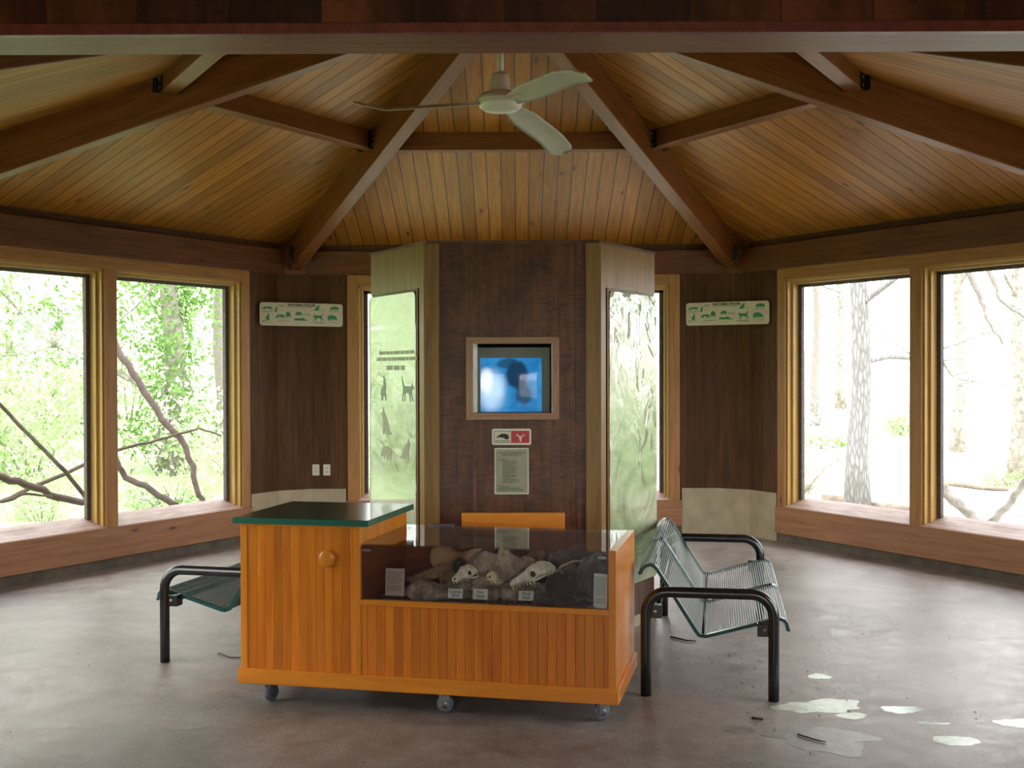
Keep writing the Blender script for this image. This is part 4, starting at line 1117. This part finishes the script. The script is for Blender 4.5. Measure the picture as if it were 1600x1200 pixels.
def leaves(centers, n, size, spread, seed):
    r_ = np.random.default_rng(seed); c = np.array(centers)[r_.integers(0, len(centers), n)]
    p = c + r_.normal(size=(n, 3)) * spread
    a = r_.normal(size=(n, 3)); a /= np.linalg.norm(a, axis=1)[:, None]; b_ = np.cross(a, r_.normal(size=(n, 3))); b_ /= np.linalg.norm(b_, axis=1)[:, None]
    s = size * r_.uniform(.6, 1.3, (n, 1))
    vs = np.stack([p - a * s, p + b_ * s * .45, p + a * s, p - b_ * s * .45], 1).reshape(-1, 3)
    return vs, np.arange(n * 4).reshape(-1, 4)
def shrub_mesh(seed, R_, H_, nl, size, mat):
    rr = random.Random(seed); cs = []
    st = MB()
    for i in range(9):
        a = rr.uniform(0, 6.28); d = rr.uniform(.2, 1) * R_; t = (math.cos(a) * d, math.sin(a) * d, H_ * rr.uniform(.45, 1) * (1 - .35 * d / R_))
        st.tube([(math.cos(a) * d * .1, math.sin(a) * d * .1, -.1), (t[0] * .5, t[1] * .5, t[2] * .6), t], [.02, .014, .006], 5)
        cs += [t, (t[0] * .75, t[1] * .75, t[2] * .7), (t[0] * .8, t[1] * .8, t[2] * .35)]
    vs, fs = leaves(cs, nl, size, (R_ * .22, R_ * .22, H_ * .13), seed); vs[:, 2] = np.maximum(vs[:, 2], .02)
    return vs, fs, st
def shrub(name, label, seed, R_, H_, nl, size, mat, x, y, group):
    r = thing(name, label, 'shrub', (x, y, terr(x, y) - .03), seed * 1.3, group)
    vs, fs, st = shrub_mesh(seed, R_, H_, nl, size, mat)
    f = soup('foliage', vs, fs, mat, r); st.build('stem', M_bark, r); return r
protoS = []
for i, (R_, H_, nl, sz, mt) in enumerate(((1.1, 1.5, 1500, .055, LF_a), (1.4, 1.1, 1700, .05, LF_b), (.8, 2.2, 1400, .05, LF_a), (1.6, 2.0, 2200, .06, LF_b), (.9, .7, 1100, .045, LF_a))):
    protoS.append((R_, H_, nl, sz, mt))
used = {}
def place_shrub(i, x, y, sc, label, group):
    z = terr(x, y) - .05
    if i not in used:
        R_, H_, nl, sz, mt = protoS[i]; o = shrub('leafy_shrub', label, i + 3, R_, H_, nl, sz, mt, x, y, group); used[i] = o
    else:
        o = copy_tree(used[i])
    o.location = (x, y, z); o.scale = (sc,) * 3; o.rotation_euler = (0, 0, random.uniform(0, 6)); tag(o, label, 'shrub', group); return o
# rows seen through the left window, the back strips and the right window
def polar(az, d): return (math.sin(math.radians(az)) * d, CY + math.cos(math.radians(az)) * d)
rs = random.Random(21)
gl = 'shrubs outside the left windows'
for az in range(-112, -22, 7):
    for d0 in (9.2, 12.5, 17):
        az2 = az + rs.uniform(-3, 3); d = d0 + rs.uniform(-1, 1); x, y = polar(az2, d)
        i = rs.choice([0, 1, 4, 4] if d0 < 10 else [0, 1, 2, 3])
        if d0 < 10 and rs.random() < .25: continue
        lab = {9.2: 'low leafy shrub close outside the left windows', 12.5: 'leafy shrub in the middle of the left bank', 17: 'leafy shrub high on the left bank'}[d0]
        place_shrub(i, x, y, rs.uniform(.7, 1.15) * (.75 if d0 < 10 else 1.1), lab, gl + (' near' if d0 < 10 else ' middle' if d0 < 14 else ' far'))
for az in range(-20, 24, 8):
    for d0 in (10.5, 15):
        x, y = polar(az + rs.uniform(-3, 3), d0 + rs.uniform(-1, 1)); place_shrub(rs.choice([0, 1, 3]), x, y, rs.uniform(.7, 1.1), 'leafy shrub behind the back windows', 'shrubs behind the back windows')
for az in range(28, 112, 8):
    for d0 in (14.5, 22):
        if rs.random() < .3: continue
        x, y = polar(az + rs.uniform(-3, 3), d0 + rs.uniform(-1, 1)); place_shrub(rs.choice([1, 4, 4]), x, y, rs.uniform(.5, .8) * (1.5 if d0 > 20 else 1), 'low pale shrub on the open ground outside the right windows', 'shrubs outside the right windows')

for az in (58, 63, 68, 74, 80):  # unseen shrubs added so the right kiosk panel reflects green
    for d in (9.5, 12.5):
        x, y = polar(az + rs.uniform(-1.5, 1.5), d); place_shrub(rs.choice([0, 2, 3]), x, y, rs.uniform(.9, 1.3), 'unseen leafy shrub added to green the kiosk panel reflection', 'unseen shrubs for the kiosk panel reflection')
def tree(name, label, x, y, h, r0, seed, bark, leafmat=None, nl=2500, lsz=.07, lean=(0, 0), ivy=False, group=None, first=.35, depth=3, spread=.9, nb=5):
    rr = random.Random(seed); z0 = terr(x, y) - .1
    r = thing(name, label, 'tree', (x, y, z0), 0, group)
    tr = MB(); n_ = 10; P = [Vector((lean[0] * (i / n_) ** 1.3 * h + .05 * math.sin(i * 1.7 + seed), lean[1] * (i / n_) * h + .05 * math.cos(i * 1.3 + seed), h * i / n_)) for i in range(n_ + 1)]
    tr.tube(P, [r0 * (1.25 if i == 0 else 1 - .75 * i / n_) for i in range(n_ + 1)], 14); tr.build('trunk', bark, r)
    br = MB(); tips = []
    def grow(p, d, L, rad, dep):
        pts = [p]; q = p.copy(); dd = d.copy()
        for i in range(4):
            dd = (dd + Vector((rr.gauss(0, .16), rr.gauss(0, .16), rr.gauss(.02, .12)))).normalized(); q = q + dd * L / 4; pts.append(q.copy())
        br.tube(pts, [rad, rad * .8, rad * .62, rad * .45, rad * .25], 6 if dep > 1 else 4, cap=False)
        tips.append(tuple(pts[-1])); tips.append(tuple(pts[2]))
        if dep > 0:
            for i in range(3):
                nd = (dd + Vector((rr.gauss(0, .6), rr.gauss(0, .6), rr.gauss(.0, .4)))).normalized(); grow(pts[rr.choice([2, 3, 4])], nd, L * .62, rad * .5, dep - 1)
    for i in range(nb):
        t = first + (1 - first) * (i + rr.random()) / nb; k = min(n_ - 1, int(t * n_)); a = rr.uniform(0, 6.28)
        grow(P[k].lerp(P[k + 1], t * n_ - k), Vector((math.cos(a) * spread, math.sin(a) * spread, rr.uniform(.1, .7))).normalized(), h * .28 * (1.2 - t * .5), r0 * .3 * (1.2 - t * .7), depth)
    br.build('branches', bark, r)
    if ivy: tips += [tuple(p + Vector((rr.gauss(0, .3), rr.gauss(0, .3), 0))) for p in P[1:8] for _ in range(6)]
    if leafmat:
        vs, fs = leaves(tips, nl, lsz, h * .035, seed); soup('foliage', vs, fs, leafmat, r)
    return r
def at(px, d, off=0):
    """point of the ground on the bearing of image column px, d metres away"""
    a = math.atan((px - 800) / 1829) - .0043
    return (.035 + math.sin(a) * d, math.cos(a) * d)
tree('ivy_covered_tree', 'dark leafy trunk in the middle of the left window', *at(268, 20), 7, .22, 3, M_bark, LF_c, 10000, .06, ivy=True, first=.15, depth=1, spread=.45, nb=9)
tree('young_tree', 'leafy tree at the left edge of the left window', *at(-20, 19), 8, .14, 11, M_bark, LF_b, 9000, .055, group=None, depth=2, nb=8)
tree('young_tree', 'leafy tree behind the left mullion', *at(140, 24), 9, .15, 12, M_bark, LF_a, 9000, .06, depth=2, nb=8)
tree('young_tree', 'pale leafy tree at the right side of the left window', *at(345, 23), 9, .13, 13, M_barkp, LF_b, 8000, .055, depth=2, nb=8)
tree('young_tree', 'leafy tree seen past the left edge of the kiosk', *at(545, 22), 9, .14, 14, M_barkp, LF_a, 8000, .06, depth=2, nb=8)
tree('young_tree', 'leafy tree seen past the right edge of the kiosk', *at(1075, 24), 9, .14, 15, M_barkp, LF_b, 6000, .06, depth=2, nb=7)
tree('oak_tree', 'thick straight trunk with ridged grey bark outside the right window', *at(1343, 17.2), 9, .165, 4, M_ridge, LF_b, 350, .06, first=.22, depth=3, nb=8, spread=1.0)
tree('young_tree', 'thin pale tree left of the ridged trunk, far off', *at(1275, 30), 10, .12, 16, M_barkp, LF_b, 2200, .10, depth=3, nb=7)
tree('young_tree', 'thin pale tree in the far right pane', *at(1500, 26), 9, .14, 17, M_bark, LF_b, 1500, .10, depth=3, nb=8)
tree('young_tree', 'grey tree at the right edge of the right window', *at(1590, 22), 9, .13, 18, M_bark, LF_b, 1300, .09, depth=3, nb=8)
for i, (az, d) in enumerate(((-100, 14), (-84, 18), (-118, 17), (96, 16), (112, 19), (60, 26), (-30, 27), (20, 27), (62, 13), (71, 12))):  # mostly unseen trees, added for reflections and light
    x, y = polar(az, d); tree('young_tree', 'leafy tree around the building, added for reflections and light', x, y, 9, .15, 40 + i, M_bark, LF_a if i % 2 else LF_b, 3500, .11, depth=2, nb=8, group='trees around the building')
# tree trunk of dead grey wood with bare boughs, left window
def bough(name, label, pts, rad, mat=M_barkd, group=None):
    m = MB(); P = []
    for i in range(len(pts) - 1):
        a, b_ = Vector(pts[i]), Vector(pts[i + 1])
        for q in range(4):
            P.append(a.lerp(b_, q / 4) + Vector((random.gauss(0, 1), random.gauss(0, 1), random.gauss(0, 1))) * rad[0] * .25 * (q > 0))
    P.append(Vector(pts[-1])); n_ = len(P)
    R_ = [rad[0] + (rad[1] - rad[0]) * i / (n_ - 1) for i in range(n_)]
    m.tube(P, R_, 10); o = m.build(name, mat)
    return tag(o, label, 'branch', group)
def air(px, py, y):
    """place at depth y on the sight line of image point (px, py)"""
    v = (600 - py) / 1829 - .0108; a = (px - 800) / 1829 - .0043
    return (.035 + a * y, y, 1.65 + v * y)
def airs(L): return [air(*p) for p in L]
bough('fallen_branch', 'thick dark branch leaning across the right pane of the left window', airs([(150, 500, 14.6), (178, 535, 14.4), (205, 580, 14.2), (245, 640, 14.), (290, 700, 13.8), (305, 760, 13.6), (318, 790, 13.5)]), (.048, .03))
bough('fallen_branch', 'thin branch crossing the thick leaning one', airs([(0, 782, 12.6), (60, 755, 12.8), (135, 722, 13.1), (200, 697, 13.4), (262, 682, 13.7), (310, 668, 14.), (345, 680, 14.2)]), (.026, .010))
bough('fallen_branch', 'dark crooked branch low in the right pane of the left window', airs([(165, 690, 12.9), (182, 722, 12.8), (194, 745, 12.8), (235, 765, 12.7), (275, 790, 12.6)]), (.032, .036))
bough('fallen_branch', 'thick branch low in the left pane of the left window', airs([(-40, 730, 11.3), (0, 743, 11.5), (50, 760, 11.7), (100, 778, 11.9), (150, 786, 12.1)]), (.040, .036))
bough('fallen_branch', 'slender branch slanting down across the left pane', airs([(-30, 600, 11.5), (0, 632, 11.6), (55, 690, 11.8), (100, 735, 12.), (135, 782, 12.2)]), (.018, .024))
bough('fallen_branch', 'bent twig low at the left edge of the left window', airs([(-30, 790, 11.2), (10, 780, 11.4), (40, 770, 11.5), (80, 775, 11.7)]), (.020, .010))
bough('hanging_bough', 'pale crooked bough before the ivy covered trunk', airs([(262, 470, 19.4), (285, 500, 19.3), (270, 540, 19.2), (292, 590, 19.1), (300, 612, 19.)]), (.05, .02), M_barkp)
bough('fallen_branch', 'thick gnarled branch at the foot of the right pane', airs([(1455, 740, 12.6), (1468, 750, 12.5), (1490, 785, 12.4), (1535, 822, 12.2)]), (.055, .06), M_bark)
bough('fallen_branch', 'curved branch rising at the lower right corner', airs([(1635, 700, 11.4), (1605, 750, 11.6), (1580, 785, 11.7), (1545, 820, 11.8)]), (.026, .04), M_bark)
bough('hanging_bough', 'pale bough hanging at the top of the right pane', airs([(1490, 395, 14.), (1510, 425, 14.), (1530, 465, 14.), (1540, 500, 14.), (1565, 540, 14.2)]), (.05, .012), M_barkp)
bough('hanging_bough', 'second thin bough at the top of the right pane', airs([(1530, 400, 15.), (1550, 440, 15.), (1560, 470, 15.), (1600, 500, 15.2)]), (.04, .012), M_barkp)
def log(label, x0, y0, x1, y1, r_, mat):
    P = [Vector((x0 + (x1 - x0) * t, y0 + (y1 - y0) * t + .12 * math.sin(t * 7), 0)) for t in [i / 8 for i in range(9)]]
    for p in P: p.z = terr(p.x, p.y) + r_ * .7
    m = MB(); m.tube(P, [r_ * (1 - .06 * i) for i in range(9)], 12); return tag(m.build('fallen_log', mat), label, 'log', 'logs on the forest floor')
a, b_ = at(1285, 17.8), at(1440, 16.9); log('long grey log lying behind the ridged trunk', *a, *b_, .075, M_log)
a, b_ = at(1225, 25.5), at(1325, 26); log('mossy log across the slope left of the ridged trunk', *a, *b_, .20, M_moss)
a, b_ = at(1460, 21), at(1580, 20); log('thin log on the ground in the far right pane', *a, *b_, .05, M_log)
a, b_ = at(1210, 18.5), at(1268, 18.9); log('short log at the left edge of the right window', *a, *b_, .10, M_log)

# ------------------------------------------------------------------ light: overcast sky, seen through the windows and the porch rear openings
w = bpy.data.worlds.new('sky'); S.world = w; w.use_nodes = True; nt = w.node_tree; bg = nt.nodes['Background']
tc = N(nt, 'ShaderNodeTexCoord'); sep = N(nt, 'ShaderNodeSeparateXYZ'); nt.links.new(tc.outputs['Generated'], sep.inputs[0])
nt.links.new(ramp(nt, sep.outputs[2], [(0, (1.0, .97, 1.0)), (.25, (1.0, .96, 1.02)), (1, (.94, .93, 1.05))]), bg.inputs[0])
bg.inputs[1].default_value = 9.0
def portal(M, w_, h_):
    ld = bpy.data.lights.new('window_portal', 'AREA'); ld.shape = 'RECTANGLE'; ld.size = w_; ld.size_y = h_; ld.cycles.is_portal = True
    o = bpy.data.objects.new('window_portal', ld); COL.objects.link(o); o.matrix_world = M
for side, (A, B) in WALLS.items():
    M = wframe(A, B); u = (B - A).normalized(); n_ = (C - (A + B) / 2).normalized()
    mid = SIDE / 2 if side == 'back' else WMID; wd = 3.15
    c = A + u * mid - n_ * .2; c.z = (ZB + ZT) / 2
    q = Matrix.Identity(4)
    zax = -n_; xax = Vector((0, 0, 1)).cross(zax) * -1; yax = zax.cross(xax)
    for i in range(3): q[i][0] = xax[i]; q[i][1] = yax[i]; q[i][2] = zax[i]; q[i][3] = c[i]
    portal(q, wd + .1, ZT - ZB + .1)
for a, b_ in PW: portal(T((a + b_) / 2, -1.78, (pz0 + pz1) / 2) @ RX(PI / 2), b_ - a, pz1 - pz0)

# ------------------------------------------------------------------ camera
f_, pitch, roll, yaw = 1828.6, -.0108, -.0027, .0043
cd = bpy.data.cameras.new('camera'); cam = bpy.data.objects.new('camera', cd); COL.objects.link(cam); S.camera = cam
cd.sensor_fit = 'HORIZONTAL'; cd.sensor_width = 36; cd.lens = f_ / 1600 * 36; cd.clip_start = .05; cd.clip_end = 300
right = Vector((math.cos(yaw), math.sin(yaw), 0)); fwd = Vector((-math.sin(yaw) * math.cos(pitch), math.cos(yaw) * math.cos(pitch), math.sin(pitch))); up = right.cross(fwd)
cr, sr = math.cos(roll), math.sin(roll)
r2 = right * cr + up * sr; u2 = up * cr - right * sr
# image x' = c u - s v, y' = s u + c v (v down)
r2 = right * cr + up * sr; u2 = -right * sr + up * cr
m4 = Matrix.Identity(4)
for i in range(3): m4[i][0] = r2[i]; m4[i][1] = u2[i]; m4[i][2] = -fwd[i]
m4[0][3], m4[1][3], m4[2][3] = .035, 0, 1.65
cam.matrix_world = m4

S.view_settings.view_transform = 'Standard'; S.view_settings.look = 'None'; S.view_settings.exposure = 0; S.view_settings.gamma = 1
S.view_settings.use_curve_mapping = False
cy = S.cycles
cy.use_denoising = True
try: cy.denoiser = 'OPENIMAGEDENOISE'
except Exception: pass
cy.max_bounces = 10; cy.diffuse_bounces = 6; cy.glossy_bounces = 4; cy.transparent_max_bounces = 16; cy.transmission_bounces = 6
cy.sample_clamp_indirect = 8; cy.caustics_reflective = False; cy.caustics_refractive = False
